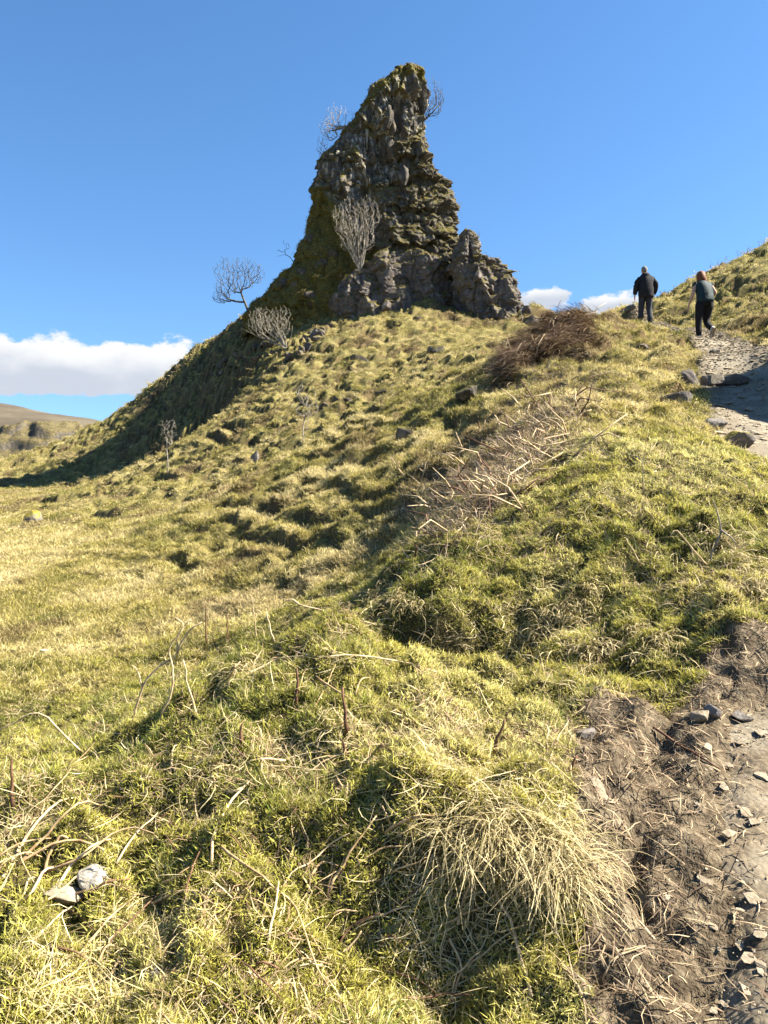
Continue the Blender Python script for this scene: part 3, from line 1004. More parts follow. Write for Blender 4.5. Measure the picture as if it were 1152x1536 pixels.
def rots(nx, ny, k=0.8, jit=0.15):
    """euler so that local Z follows the slope normal by share k, with random spin"""
    n = len(nx)
    tx, ty = -ny * k, nx * k          # small-angle tilt about x and y
    ax = -np.arctan(ny * k); ay = np.arctan(nx * k)
    # tilt applied after spin: XYZ euler rotates x first, so tilt the spun frame
    spin = RNG.uniform(0, 2 * np.pi, n)
    out = np.empty((n, 3))
    nn = np.stack([nx * k + RNG.normal(0, jit, n), ny * k + RNG.normal(0, jit, n), np.ones(n)], 1)
    nn /= np.linalg.norm(nn, axis=1)[:, None]
    # R = Rz(spin) first, then tilt: matrix columns
    c, s = np.cos(spin), np.sin(spin)
    # rotation taking z to nn (Rodrigues)
    vx, vy, cz = -nn[:, 1], nn[:, 0], nn[:, 2]
    k1 = 1 / (1 + cz)
    R = np.empty((n, 3, 3))
    R[:, 0, 0] = cz + vx * vx * k1; R[:, 0, 1] = vx * vy * k1; R[:, 0, 2] = vy
    R[:, 1, 0] = vx * vy * k1; R[:, 1, 1] = cz + vy * vy * k1; R[:, 1, 2] = -vx
    R[:, 2, 0] = -vy; R[:, 2, 1] = vx; R[:, 2, 2] = cz
    S = np.zeros((n, 3, 3)); S[:, 0, 0] = c; S[:, 0, 1] = -s; S[:, 1, 0] = s; S[:, 1, 1] = c; S[:, 2, 2] = 1
    Q = R @ S
    out[:, 0] = np.arctan2(Q[:, 2, 1], Q[:, 2, 2])
    out[:, 1] = -np.arcsin(np.clip(Q[:, 2, 0], -1, 1))
    out[:, 2] = np.arctan2(Q[:, 1, 0], Q[:, 0, 0])
    return out


def lerp3(a, b, t):
    return np.asarray(a)[None, :] * (1 - t[:, None]) + np.asarray(b)[None, :] * t[:, None]


GREEN, YELLOW, STRAW, OLIVE, BROWN = (0.150, 0.152, 0.028), (0.365, 0.305, 0.074), (0.56, 0.47, 0.23), (0.155, 0.140, 0.038), (0.16, 0.10, 0.055)


def turf_col(x, y, straw=0.0, green=0.0):
    a = fbm(x / 0.9, y / 0.9, 3, 201); b = fbm(x / 3.1, y / 3.1, 3, 207); c = perlin(x * 5, y * 5, 211)
    t = np.clip(0.5 + 0.5 * a + 0.55 * b + 0.2 * c - green, 0, 1)
    col = lerp3(GREEN, YELLOW, np.clip(t * 1.6, 0, 1))
    s = np.clip((t - 0.55) * 2.0 + straw + 0.25 * RNG.normal(size=len(x)) * 0.5, 0, 1)
    return col * (1 - s[:, None]) + np.asarray(STRAW)[None] * s[:, None]


def off_path(x, y, keep_edge=0.0):
    u = np.abs(path_u(x, y))
    return (u > 1.02 - keep_edge) | (y > 27)


K = {}
for kind, args in {
    'moss': (50, 0.040, (0.010, 0.030), (0.0020, 0.0034), (10, 70), (40, 120), 2, M['grass']),
    'blade': (14, 0.026, (0.025, 0.065), (0.0022, 0.0036), (0, 40), (30, 90), 3, M['grass']),
    'mid': (46, 0.10, (0.025, 0.075), (0.0042, 0.0075), (15, 70), (50, 120), 2, M['grass']),
    'far': (48, 0.24, (0.045, 0.11), (0.012, 0.022), (15, 65), (60, 120), 2, M['grass']),
}.items():
    K[kind] = lambda tagname, _a=args, _k=kind: [clump('%s_%s_%d' % (_k, tagname, i), *_a, seed=1000 + i * 13 + len(_k)) for i in range(6)]


def strands(name, P, Nrm, phi, L, w, th0, th1, segs, dphi, col, mat, parent=None, label=None, cat=None, taper=0.85):
    """many thin blades as one real mesh"""
    n = len(P)
    Nz = Nrm / np.linalg.norm(Nrm, axis=1)[:, None]
    ref = np.tile([0.0, 1.0, 0.0], (n, 1))
    A = np.cross(ref, Nz); A /= np.linalg.norm(A, axis=1)[:, None] + 1e-9
    B = np.cross(Nz, A)
    p = P.copy()
    V = np.empty((n, segs + 1, 2, 3))
    tip = np.empty((n, segs + 1, 2))
    for k in range(segs + 1):
        t = k / segs
        ph = phi + dphi * t
        hd = np.cos(ph)[:, None] * A + np.sin(ph)[:, None] * B
        sd = -np.sin(ph)[:, None] * A + np.cos(ph)[:, None] * B + 0.4 * np.sin(ph * 7)[:, None] * Nz
        ww = (w * (1 - taper * t * t) * 0.5)[:, None]
        V[:, k, 0], V[:, k, 1] = p - sd * ww, p + sd * ww
        tip[:, k] = t
        th = np.radians(th0 + (th1 - th0) * t)
        p = p + (hd * np.sin(th)[:, None] + Nz * np.cos(th)[:, None]) * (L / segs)[:, None]
    b = np.arange(n)[:, None] * (segs + 1) * 2 + np.arange(segs)[None, :] * 2
    F = np.stack([b, b + 1, b + 3, b + 2], -1).reshape(-1, 4)
    me = mesh_np(name, V.reshape(-1, 3), F, mat)
    m = (segs + 1) * 2
    attr(me, 'bv', np.repeat(RNG.uniform(size=n), m)); attr(me, 'bs', np.repeat(RNG.uniform(size=n), m)); attr(me, 'tip', tip)
    c4 = np.ones((n * m, 4)); c4[:, :3] = np.repeat(col, m, 0)
    attr(me, 'gcol', c4, 'FLOAT_COLOR')
    o = link(name, me, parent)
    tag(o, label, cat, kind='stuff')
    return o


def nvec(nx, ny, k=1.0, jit=0.15):
    n = len(nx)
    return np.stack([nx * k + RNG.normal(0, jit, n), ny * k + RNG.normal(0, jit, n), np.ones(n)], 1)


U = lambda a, b, n: RNG.uniform(a, b, n)


def build_grass():
    # --- near banks
    x, y = sector(46000, 1.05, 8.5, 36, 1.15)
    m = off_path(x, y) & ~dirt_mask(x, y)
    x, y = x[m], y[m]
    z, nx, ny = normals(x, y)
    steep = np.hypot(nx, ny)
    m = RNG.uniform(size=len(x)) > sst(1.2, 2.4, steep) * 0.85
    x, y, z, nx, ny = x[m], y[m], z[m], nx[m], ny[m]
    r = np.hypot(x, y)
    scatter('moss', np.stack([x, y, z], 1), rots(nx, ny, 0.9, 0.25), U(0.7, 1.3, len(x)) * (0.85 + 0.09 * r), turf_col(x, y, -0.20, -0.02) * np.array([1.10, 1.20, 1.0])[None], K['moss']('n'))
    n2 = fbm(x / 0.6, y / 0.6, 3, 301)
    m = (RNG.uniform(size=len(x)) < 0.30 * sst(-0.1, 0.5, n2))
    scatter('grass', np.stack([x, y, z], 1)[m], rots(nx[m], ny[m], 0.55, 0.2), U(0.6, 1.3, m.sum()) * (0.9 + 0.05 * r[m]), lerp3((0.12, 0.165, 0.025), (0.30, 0.29, 0.07), RNG.uniform(size=m.sum())), K['blade']('n'))
    # matted straw, real blades
    x, y = sector(190000, 1.05, 9.5, 36, 1.25)
    n3 = fbm(x / 0.45, y / 0.45, 3, 305)
    m = off_path(x, y) & ~dirt_mask(x, y) & (RNG.uniform(size=len(x)) < 0.12 + 0.8 * sst(-0.05, 0.55, n3))
    x, y = x[m][:100000], y[m][:100000]
    z, nx, ny = normals(x, y)
    n = len(x); r = np.hypot(x, y)
    strands('dry_grass', np.stack([x, y, z + 0.01], 1), nvec(nx, ny, 1.0, 0.2), U(0, 6.3, n), (0.02 + 0.13 * RNG.uniform(size=n) ** 2.6) * (0.85 + 0.05 * r), U(0.0013, 0.0030, n) * (0.8 + 0.14 * r), U(55, 88, n), U(82, 118, n), 3, RNG.normal(0, 1.1, n),
            lerp3((0.32, 0.24, 0.10), (0.68, 0.58, 0.34), RNG.uniform(size=n)), M['straw'])
    # --- middle distance
    x, y = sector(46000, 7.0, 22, 36, 1.2)
    m = off_path(x, y)
    x, y = x[m], y[m]
    z, nx, ny = normals(x, y, 0.08)
    hill_turf('m', x, y, z, nx, ny, 'mid', 0.6, 0.05, 0.02)
    # --- hillside
    x, y = sector(50000, 20, 76, 34, 1.3)
    m = off_path(x, y)
    x, y = x[m], y[m]
    z, nx, ny = normals(x, y, 0.15)
    hill_turf('f', x, y, z, nx, ny, 'far', 0.5, 0.012, 0.0)


def hill_turf(tagname, x, y, z, nx, ny, kind, s0, s1, straw):
    br = brown_mask(x, y)
    ri = sst(0.5, 1.1, np.hypot(nx, ny))
    col = turf_col(x, y, straw + 0.17 - 0.5 * ri, 0.35 * ri - 0.08)
    br = np.clip(br + 0.35 * ri * (perlin(x / 1.5, y / 1.5, 77) > 0), 0, 1)
    col = col * (1 - br[:, None] * 0.8) + np.asarray(BROWN)[None] * br[:, None] * 0.8
    r = np.hypot(x, y)
    m = RNG.uniform(size=len(x)) > ri * 0.7
    scatter('grass', np.stack([x, y, z], 1)[m], rots(nx, ny, 0.8, 0.25)[m], (U(0.6, 1.3, len(x)) * (s0 + s1 * r))[m], col[m], K[kind](tagname))


build_grass()


def build_tussocks():
    # long straw hanging over the broken edge of the near bank: it leaves the edge level and falls
    P, AZ = [], []
    while len(P) < 190:
        px = random.uniform(570, 860)
        if random.random() > sst(620, 790, px) * 0.9 + 0.10 + 0.3 * float(fbm(np.array([px / 30.0]), np.array([3.3]), 2, 9)[0]): continue
        py = 1238 + max(0, px - 690) ** 2 / 400.0 + random.gauss(8, 30)
        h = ground_hit(px, min(py, 1330), y1=6)
        a = -math.pi / 2 + (px - 690) / 250.0 * 0.9 + random.gauss(0, 0.35)
        P.append(h); AZ.append(a)
    n0 = len(P)
    for (cx, cy, sx, sy, n, a) in [(1085, 825, 25, 14, 90, -0.8), (930, 965, 50, 14, 110, -1.4), (565, 900, 35, 12, 90, -2.2), (1130, 875, 18, 10, 60, -0.9), (850, 930, 40, 25, 90, -1.5), (330, 1000, 40, 20, 60, -2.5)]:
        for _ in range(n):
            P.append(ground_hit(random.gauss(cx, sx), random.gauss(cy, sy), y1=12)); AZ.append(a)
    P = np.array(P); AZ = np.array(AZ)
    rep = 11
    Q = np.repeat(P, rep, 0) + RNG.normal(0, 0.02, (len(P) * rep, 3)) * [1, 1, 0.3]
    n = len(Q)
    big = (np.arange(n) < n0 * rep).astype(float)
    L = (0.03 + 0.22 * RNG.uniform(size=n) ** 1.8) * (0.6 + 0.4 * big)
    up = np.tile([0.0, 0.0, 1.0], (n, 1))
    # azimuth is measured in the A/B frame: A = +X, B = +Y
    strands('dry_grass', Q, up, np.repeat(AZ, rep) + RNG.normal(0, 0.95, n), L, U(0.0012, 0.0040, n) * (1 + 0.6 * (1 - big)), U(20, 90, n), U(110, 190, n), 6, RNG.normal(0, 1.1, n),
            lerp3((0.18, 0.15, 0.05), (0.58, 0.48, 0.27), RNG.uniform(size=n)), M['straw'], taper=0.7)


build_tussocks()


def build_litter():
    x, y = sector(70000, 1.1, 5.5, 40, 1.0)
    u = np.abs(path_u(x, y))
    m = dirt_mask(x, y) & (RNG.uniform(size=len(x)) < 1.05 - sst(1.5, 0.75, u) * 1.0)
    x, y = x[m], y[m]
    z, nx, ny = normals(x, y)
    n = len(x)
    strands('bracken_litter', np.stack([x, y, z + 0.003], 1), nvec(nx, ny, 1.0, 0.1), U(0, 6.3, n), U(0.012, 0.085, n), U(0.0016, 0.0042, n), U(60, 92, n), U(75, 105, n), 2, RNG.normal(0, 0.8, n),
            lerp3((0.085, 0.05, 0.028), (0.42, 0.31, 0.19), RNG.uniform(size=n) ** 1.4), M['litter'])
    x, y = sector(60000, 1.1, 9, 36, 1.2)
    nn = fbm(x / 0.55, y / 0.55, 3, 401)
    m = ~dirt_mask(x, y) & off_path(x, y) & (nn > 0.18)
    x, y = x[m], y[m]
    z, nx, ny = normals(x, y)
    n = len(x)
    strands('bracken_litter', np.stack([x, y, z + 0.015], 1), nvec(nx, ny, 1.0, 0.25), U(0, 6.3, n), U(0.015, 0.08, n) * (0.9 + 0.06 * y), U(0.0016, 0.004, n) * (0.8 + 0.12 * y), U(50, 88, n), U(75, 105, n), 2, RNG.normal(0, 0.8, n),
            lerp3((0.12, 0.065, 0.035), (0.40, 0.29, 0.16), RNG.uniform(size=n)), M['litter'])


build_litter()


# ------------------------------------------------------------------ rocky knoll beyond the meadow
def build_knoll():
    xs = np.linspace(-64, -30, 190); ys = np.linspace(84, 112, 150)
    X, Y = np.meshgrid(xs, ys, indexing='ij')
    top = np.interp(X / Y * F_PX + CX, [-200, -60, 0, 40, 60, 100, 122, 150, 190], [1.5, 3.6, 4.6, 5.1, 5.35, 5.6, 5.1, 2.6, -1.5])
    prof = sst(85, 94, Y + 1.5 * perlin(X / 5, Y / 5, 7)) * (1 - sst(99, 111, Y))
    H = top * prof
    ph = H / 1.7 + 0.5 * fbm(X / 6, Y / 6, 3, 8)
    f = ph - np.floor(ph)
    H = H + 1.3 * (np.where(f < 0.5, 0.1 * f / 0.5, 0.1 + 0.9 * sst(0.5, 0.85, f)) - f) * 0.95 * prof + 0.25 * fbm(X / 1.5, Y / 1.5, 3, 9) * prof
    Z = H * 1.25 - 1.2
    n_ = len(ys)
    i = np.arange(len(xs) - 1)[:, None] * n_; j = np.arange(n_ - 1)[None, :]
    Fq = np.stack([i + j, i + n_ + j, i + n_ + j + 1, i + j + 1], -1).reshape(-1, 4)
    mt = mat_rock('knoll_turf_and_rock', (0.03, 0.027, 0.024), (0.09, 0.078, 0.06), (0.2, 0.17, 0.13), (0.115, 0.092, 0.036), 0.85, 0.5)
    me = mesh_np('rocky_knoll', np.stack([X.ravel(), Y.ravel(), Z.ravel()], 1), Fq, mt)
    attr(me, 'veg', np.zeros(X.size))
    tag(link('rocky_knoll', me), kind='structure')


build_knoll()


# ------------------------------------------------------------------ turf clinging to the tower
def tower_turf():
    P, Nn, C = [], [], []
    for o in TOWER.children:
        me = o.data
        n = len(me.polygons)
        cen = np.empty(n * 3); me.polygons.foreach_get('center', cen); cen = cen.reshape(-1, 3)
        nor = np.empty(n * 3); me.polygons.foreach_get('normal', nor); nor = nor.reshape(-1, 3)
        ar = np.empty(n); me.polygons.foreach_get('area', ar)
        vg = np.empty(len(me.vertices)); me.attributes['veg'].data.foreach_get('value', vg)
        fv = np.empty(n * 3, np.int32); me.loops.foreach_get('vertex_index', fv)
        vgf = vg[fv.reshape(-1, 3)].mean(1)
        seen = nor[:, 1] < 0.5
        w = np.where(seen, ar * (np.clip(nor[:, 2] - 0.55, 0, 1) * 5.0 + np.clip(vgf - 0.5, 0, 1) * 3.5 * np.clip(nor[:, 2] + 0.55, 0, 1)), 0)
        k = int(min(4200, w.sum() * 16))
        if k < 5: continue
        idx = RNG.choice(n, k, p=w / w.sum())
        P.append(cen[idx]); Nn.append(nor[idx])
    P, Nn = np.vstack(P), np.vstack(Nn)
    Nn = Nn + np.array([0, 0, 0.7])
    t = np.clip(0.5 + 0.6 * fbm(P[:, 0] / 1.2, P[:, 2] / 1.2, 3, 501) + 0.2 * RNG.normal(size=len(P)), 0, 1)
    col = lerp3((0.075, 0.068, 0.018), (0.22, 0.175, 0.055), t)
    scatter('turf', P, rots(Nn[:, 0] / np.maximum(Nn[:, 2], 0.2), Nn[:, 1] / np.maximum(Nn[:, 2], 0.2), 0.8, 0.3), U(0.5, 1.15, len(P)) * 0.85, col, K['far']('tw'), TOWER)


tower_turf()

# ------------------------------------------------------------------ stones
def tilt(o, rz=None, t=0.25):
    o.rotation_euler = (random.uniform(-t, t), random.uniform(-t, t), random.uniform(0, 6.28) if rz is None else rz)


def stone(name, px, py, dims, mat, label, cat='stone', group=None, seed=0, rz=None, sink=0.3, t=0.2, y1=70, n=18, box=0.5):
    h = ground_hit(px, py, y1=y1)
    me = stone_mesh(name, seed or int(px * 7 + py), dims, M[mat] if isinstance(mat, str) else mat, n, box, True)
    attr(me, 'veg', np.zeros(len(me.vertices)))
    o = link(name, me, None, h + Vector((0, 0, dims[2] * (0.5 - sink))))
    tilt(o, rz, t)
    return tag(o, label, cat, group)


M['pale'] = mat_rock('pale_lichened_stone', (0.20, 0.17, 0.125), (0.34, 0.30, 0.235), (0.44, 0.40, 0.33), moss_amt=0.0, sc=10, bump=0.4)
M['mossy'] = mat_rock('moss_covered_stone', (0.05, 0.045, 0.04), (0.13, 0.115, 0.10), (0.25, 0.23, 0.2), (0.22, 0.175, 0.03), 1.0, 4.0, 0.6)
stone('boulder', 142, 1325, (0.13, 0.10, 0.085), 'pale', 'smooth pale cream stone in the matted grass beside dry stalks', seed=5, sink=0.36, n=26, box=0.35)
stone('boulder', 95, 1352, (0.13, 0.08, 0.06), 'stone', 'flat grey stone lying against the pale cream stone', seed=9, rz=0.5)
stone('stone', 232, 1464, (0.035, 0.03, 0.03), 'darkstone', 'small bluish grey stone sunk in bright straw', seed=11)
stone('stone', 880, 1108, (0.10, 0.08, 0.06), 'darkstone', 'dark square stone at the grass edge of the dirt', seed=12, rz=0.3, n=12, box=0.8)
stone('stone', 897, 1186, (0.045, 0.11, 0.03), 'stone', 'thin upright grey slate on the dirt slope', seed=13, rz=0.25, t=0.5)
stone('stone', 1050, 1079, (0.075, 0.06, 0.05), 'stone', 'rounded grey stone beside a dark wedge on the dirt', seed=14)
stone('stone', 1068, 1072, (0.035, 0.07, 0.05), 'darkstone', 'dark wedge of stone leaning on a rounded grey stone', seed=15, rz=0.6, t=0.5)
stone('stone', 1112, 1078, (0.09, 0.055, 0.035), 'darkstone', 'long dark flake of stone lying near the trodden path', seed=16, rz=0.1)
stone('boulder', 1035, 578, (0.55, 0.5, 0.42), 'slab', 'tilted slab boulder half sunk in moss at the path edge', seed=21, rz=0.7, t=0.4, sink=0.4)
stone('stepping_stone', 1066, 576, (0.40, 0.38, 0.20), 'slab', 'angular brown stone step set across the path', seed=22, rz=0.2, n=14, box=0.8, t=0.1)
stone('stepping_stone', 1098, 575, (0.52, 0.36, 0.2), 'slab', 'long rounded stone step set across the path', seed=23, rz=0.05, t=0.08, n=24)
stone('boulder', 1012, 606, (0.42, 0.34, 0.22), 'slab', 'flat grey stone jutting from the mossy path bank', seed=24, rz=0.2)
stone('boulder', 1072, 642, (0.26, 0.22, 0.17), 'darkstone', 'dark lump of stone at the foot of the mossy bank', seed=25)
stone('boulder', 1105, 668, (0.34, 0.30, 0.2), 'mossy', 'flat stone under a golden moss cushion', seed=26, t=0.1)
stone('boulder', 962, 524, (0.35, 0.3, 0.16), 'slab', 'grey stone poking out of the ridge turf', seed=27)
stone('boulder', 944, 466, (0.55, 0.4, 0.3), 'darkstone', 'dark stone on the ridge skyline beside the black-jacketed walker', seed=28)
stone('boulder', 1082, 508, (0.22, 0.2, 0.16), 'stone', 'pale stone beside the path near the woman in the vest', seed=29)
stone('boulder', 1070, 531, (0.34, 0.24, 0.14), 'darkstone', 'dark flat stone in the sunny gravel of the path', seed=30, t=0.1)
for k, (px, py, w) in enumerate([(575, 591, 0.8), (512, 602, 0.6), (487, 612, 0.45), (522, 604, 0.4), (605, 655, 0.5), (700, 596, 0.6), (655, 530, 0.9), (540, 545, 1.0), (626, 478, 0.5), (800, 488, 1.2), (815, 462, 0.8), (790, 470, 0.9), (478, 505, 1.0)]):
    stone('hill_rock', px, py, (w, w * 0.8, w * 0.7), 'rock' if k < 8 else 'crag', 'dark basalt lump bedded in the turf of the slope below the tower', 'rock', 'rocks bedded in the hillside', seed=60 + k, y1=60)
stone('mossy_hummock_stone', 50, 783, (0.75, 0.6, 0.55), 'mossy', 'mossy dark boulder alone on the open meadow', 'boulder', seed=81, n=40, box=0.2)
stone('boulder', 382, 693, (0.35, 0.3, 0.65), 'darkstone', 'dark upright stump-like rock on the tussocky slope', 'rock', seed=82, t=0.4, n=12)
stone('boulder', 70, 980, (0.16, 0.14, 0.08), 'pale', 'small white stone lying in the meadow grass', seed=83)


def outcrop(name, label, spots, mat):
    h0 = ground_hit(*spots[0][:2])
    root = empty(name, h0)
    tag(root, label, 'rock outcrop')
    for k, (px, py, w) in enumerate(spots):
        h = ground_hit(px, py)
        d = (w * random.uniform(0.8, 1.2), w * random.uniform(0.6, 0.9), w * random.uniform(0.6, 1.0))
        me = stone_mesh('rock_block', 700 + int(px) * 3 + int(py), d, mat, 14, 0.7)
        attr(me, 'veg', np.zeros(len(me.vertices)))
        o = link('rock_block', me, root, h - h0 + Vector((0, 0, d[2] * 0.15)))
        tilt(o, None, 0.2)


outcrop('rock_outcrop', 'low crumbling rock band in shadow below the skyline tree',
        [(random.uniform(0, 1), 0, 0)] and [(322 + i * 8 + random.uniform(-3, 3), 553 - i * 3.0 + random.uniform(-7, 7), random.uniform(0.35, 0.75)) for i in range(13)] +
        [(318 + i * 13, 562 - i * 4.3 + random.uniform(-3, 3), random.uniform(0.3, 0.6)) for i in range(8)], M['rock'])
outcrop('rock_outcrop', 'sunlit broken outcrop at the foot of the pale leaning bush',
        [(435 + i * 6 + random.uniform(-3, 3), 540 - i * 4.5 + random.uniform(-6, 6), random.uniform(0.4, 0.9)) for i in range(12)] +
        [(470, 502, 0.9), (482, 500, 0.7), (460, 512, 0.7)], M['crag'])


_BV = {}


def tower_bvh(o):
    from mathutils.bvhtree import BVHTree
    if o.name not in _BV:
        me = o.data
        co = np.empty(len(me.vertices) * 3); me.vertices.foreach_get('co', co)
        fi = np.empty(len(me.loops), np.int32); me.loops.foreach_get('vertex_index', fi)
        _BV[o.name] = BVHTree.FromPolygons(co.reshape(-1, 3).tolist(), fi.reshape(-1, 3).tolist(), all_triangles=True)
    return _BV[o.name]


def tower_blocks():
    """separate blocks standing out of the lower crag, the ledges and the buttress"""
    spots = [(random.uniform(505, 690), random.uniform(400, 462), random.uniform(0.5, 1.25), 'crag') for _ in range(26)] + \
            [(random.uniform(690, 772), random.uniform(400, 480), random.uniform(0.45, 1.0), 'crag') for _ in range(16)] + \
            [(random.uniform(580, 680), random.uniform(285, 400), random.uniform(0.35, 0.8), 'rock') for _ in range(22)] + \
            [(random.uniform(415, 500), random.uniform(350, 455), random.uniform(0.5, 1.0), 'rock') for _ in range(14)] + \
            [(random.uniform(500, 635), random.uniform(150, 270), random.uniform(0.5, 0.9), 'rock') for _ in range(18)]
    trees = [(o, tower_bvh(o)) for o in TOWER.children if o.name.startswith(('rock', 'lower'))]
    pool = [stone_mesh('rock_block', 900 + k, (1.0, 0.8, 0.85 if k < 6 else 1.5), M['crag' if k % 2 else 'rock'], 13, 0.75) for k in range(10)]
    for me in pool: attr(me, 'veg', np.zeros(len(me.vertices)))
    for k, (px, py, w, mt) in enumerate(spots):
        d = Vector(pix(px, py, 1.0)).normalized()
        best = None
        for o, b in trees:
            hit = b.ray_cast(-tower_loc, d)
            if hit[0] is not None and (best is None or hit[3] < best[3]): best = hit
        if best is None: continue
        if mt == 'rock' and py < 275: me = pool[random.choice([6, 8])]
        else: me = pool[random.choice([0, 2, 4]) + (1 if mt == 'crag' else 0)]
        o = link('rock_block', me, TOWER, best[0] - best[1] * w * 0.26)
        o.scale = (w, w * 0.9, w * (1.0 if py > 275 else 1.35))
        n = best[1]
        o.rotation_euler = (random.uniform(-0.15, 0.15), random.uniform(-0.15, 0.15), math.atan2(n.y, n.x) + math.pi / 2 + random.uniform(-0.3, 0.3))


tower_blocks()


def path_stones():
    pool = [stone_mesh('path_stone', 300 + k, (1.0, random.uniform(0.55, 0.9), random.uniform(0.14, 0.26)), M['stone'], 12, 0.5) for k in range(10)]
    for me in pool: attr(me, 'veg', np.zeros(len(me.vertices)))
    fixed = [(1057, 1320, 0.055), (1068, 1390, 0.03), (1120, 1220, 0.06), (1132, 1232, 0.055), (1110, 1240, 0.04), (1095, 1250, 0.05), (1085, 1180, 0.045), (1130, 1350, 0.05), (1140, 1400, 0.045), (1110, 1365, 0.03),
             (1000, 1345, 0.03), (1030, 1512, 0.03), (1125, 1440, 0.05), (1060, 1120, 0.05), (1110, 1115, 0.05), (1040, 1148, 0.04), (1145, 1165, 0.06), (1142, 1100, 0.05)]
    rg = random.Random(4)
    spots = fixed + [(rg.uniform(1040, 1150), rg.uniform(1110, 1530), 0.012 + 0.03 * rg.random() ** 2) for _ in range(30)] + \
        [(rg.uniform(1045, 1150), rg.uniform(515, 665), 0.05 + 0.16 * rg.random() ** 2) for _ in range(110)]
    for k, (px, py, w) in enumerate(spots):
        h = ground_hit(px, py, y1=26)
        if abs(float(path_u(np.array([h.x]), np.array([h.y]))[0])) > 1.3: continue
        o = link('path_stone', pool[k % 10], None, h + Vector((0, 0, w * 0.02)))
        o.scale = (w, w, w * rg.uniform(0.8, 1.2))
        o.rotation_mode = 'QUATERNION'
        o.rotation_quaternion = Quaternion((1, 0, 0), 0.22) @ Quaternion((0, 0, 1), rg.uniform(0, 6.28)) @ Quaternion((0, 1, 0), rg.uniform(-0.12, 0.12))
        near = py > 800
        tag(o, 'small flat pale stone lying loose on the trodden dirt path' if near else 'loose grey stone in the gravel of the climbing upper path', 'stone', 'loose stones on the near path' if near else 'loose stones on the upper path')
    # gravel
    gs = [bpy.data.objects.new('pebble_%d' % k, stone_mesh('pebble_%d' % k, 500 + k, (1, 0.8, 0.5), M['stone'], 9, 0.4)) for k in range(6)]
    for g in gs: attr(g.data, 'veg', np.zeros(len(g.data.vertices)))
    y = RNG.uniform(1.2, 27, 42000)
    y = np.where(RNG.uniform(size=len(y)) < 0.45, RNG.uniform(1.2, 4.2, len(y)), y)
    l = np.interp(y, PATH_L[:, 0], PATH_L[:, 1]); r = np.interp(y, PATH_R[:, 0], PATH_R[:, 1])
    x = l + (r - l) * RNG.uniform(-0.1, 1.05, len(y))
    m = (np.abs(x / y) < 0.75) & (np.abs(path_u(x, y)) < 1.0)
    x, y = x[m], y[m]
    z = terrain(x, y)
    n = len(x)
    s = (0.0035 + 0.011 * RNG.uniform(size=n) ** 3) * (1 + 0.34 * np.maximum(0, y - 3.5))
    scatter('gravel', np.stack([x, y, z + s * 0.1], 1), np.stack([U(-.3, .3, n), U(-.3, .3, n), U(0, 6.28, n)], 1), s, np.ones((n, 3)), gs)


path_stones()

# ------------------------------------------------------------------ dead bracken stalks
def stalk_mat(name, a, b):
    t = NT(name, 0.7, 0.25)
    n = t.noise(26, 4, 0.6, t.pos())
    t.color(t.ramp(n, [(0.32, a), (0.68, b)]))
    return t.m


M['stalk_pale'] = stalk_mat('bleached_bracken_stalk', (0.30, 0.205, 0.105), (0.60, 0.47, 0.29))
M['stalk_tan'] = stalk_mat('tan_bracken_stalk', (0.24, 0.145, 0.065), (0.52, 0.37, 0.20))
M['stalk_brown'] = stalk_mat('brown_bracken_stalk', (0.065, 0.030, 0.016), (0.20, 0.11, 0.06))
M['stalk_grey'] = stalk_mat('grey_twig', (0.10, 0.085, 0.07), (0.26, 0.23, 0.19))


def stalk(lines, label, mat, cat='bracken stalk', group=None, name='bracken_stalk', rad=0.0052):
    """lines: list of [(px, py, dY toward the back, lift in m), ...]; first point of the first line stands on the ground"""
    h0 = None
    parts = []
    for ln in lines:
        pts = []
        for (px, py, *rest) in ln:
            lift = rest[0] if rest else 0.01
            if h0 is None:
                h = ground_hit(px, py, y1=30); h0 = h.copy()
            elif lift == 'air':                       # hangs above the ground at the depth of the root
                h = Vector(pix(px, py, h0.y + (rest[1] if len(rest) > 1 else 0.0)))
            else:
                h = ground_hit(px, py, y1=30)
            if lift != 'air': h = h + Vector((0, 0, lift))
            pts.append(h - h0)
        P = smooth_line([tuple(p) for p in pts], 3)
        P = P + np.stack([fbm(P[:, 0] * 9 + 1, P[:, 2] * 9, 2, 3), fbm(P[:, 1] * 9, P[:, 0] * 9 + 4, 2, 5), 0.5 * fbm(P[:, 0] * 11, P[:, 1] * 11, 2, 7)], 1) * 0.012
        k = len(P)
        r = rad * (0.75 + 0.04 * max(0, h0.y - 2)) * np.linspace(1.15, 0.55, k)
        parts.append(tube_np(P, r, 5))
    V, Fx = join_np(parts)
    me = mesh_np(name, V, Fx, M[mat])
    return tag(link(name, me, None, h0), label, cat, group)


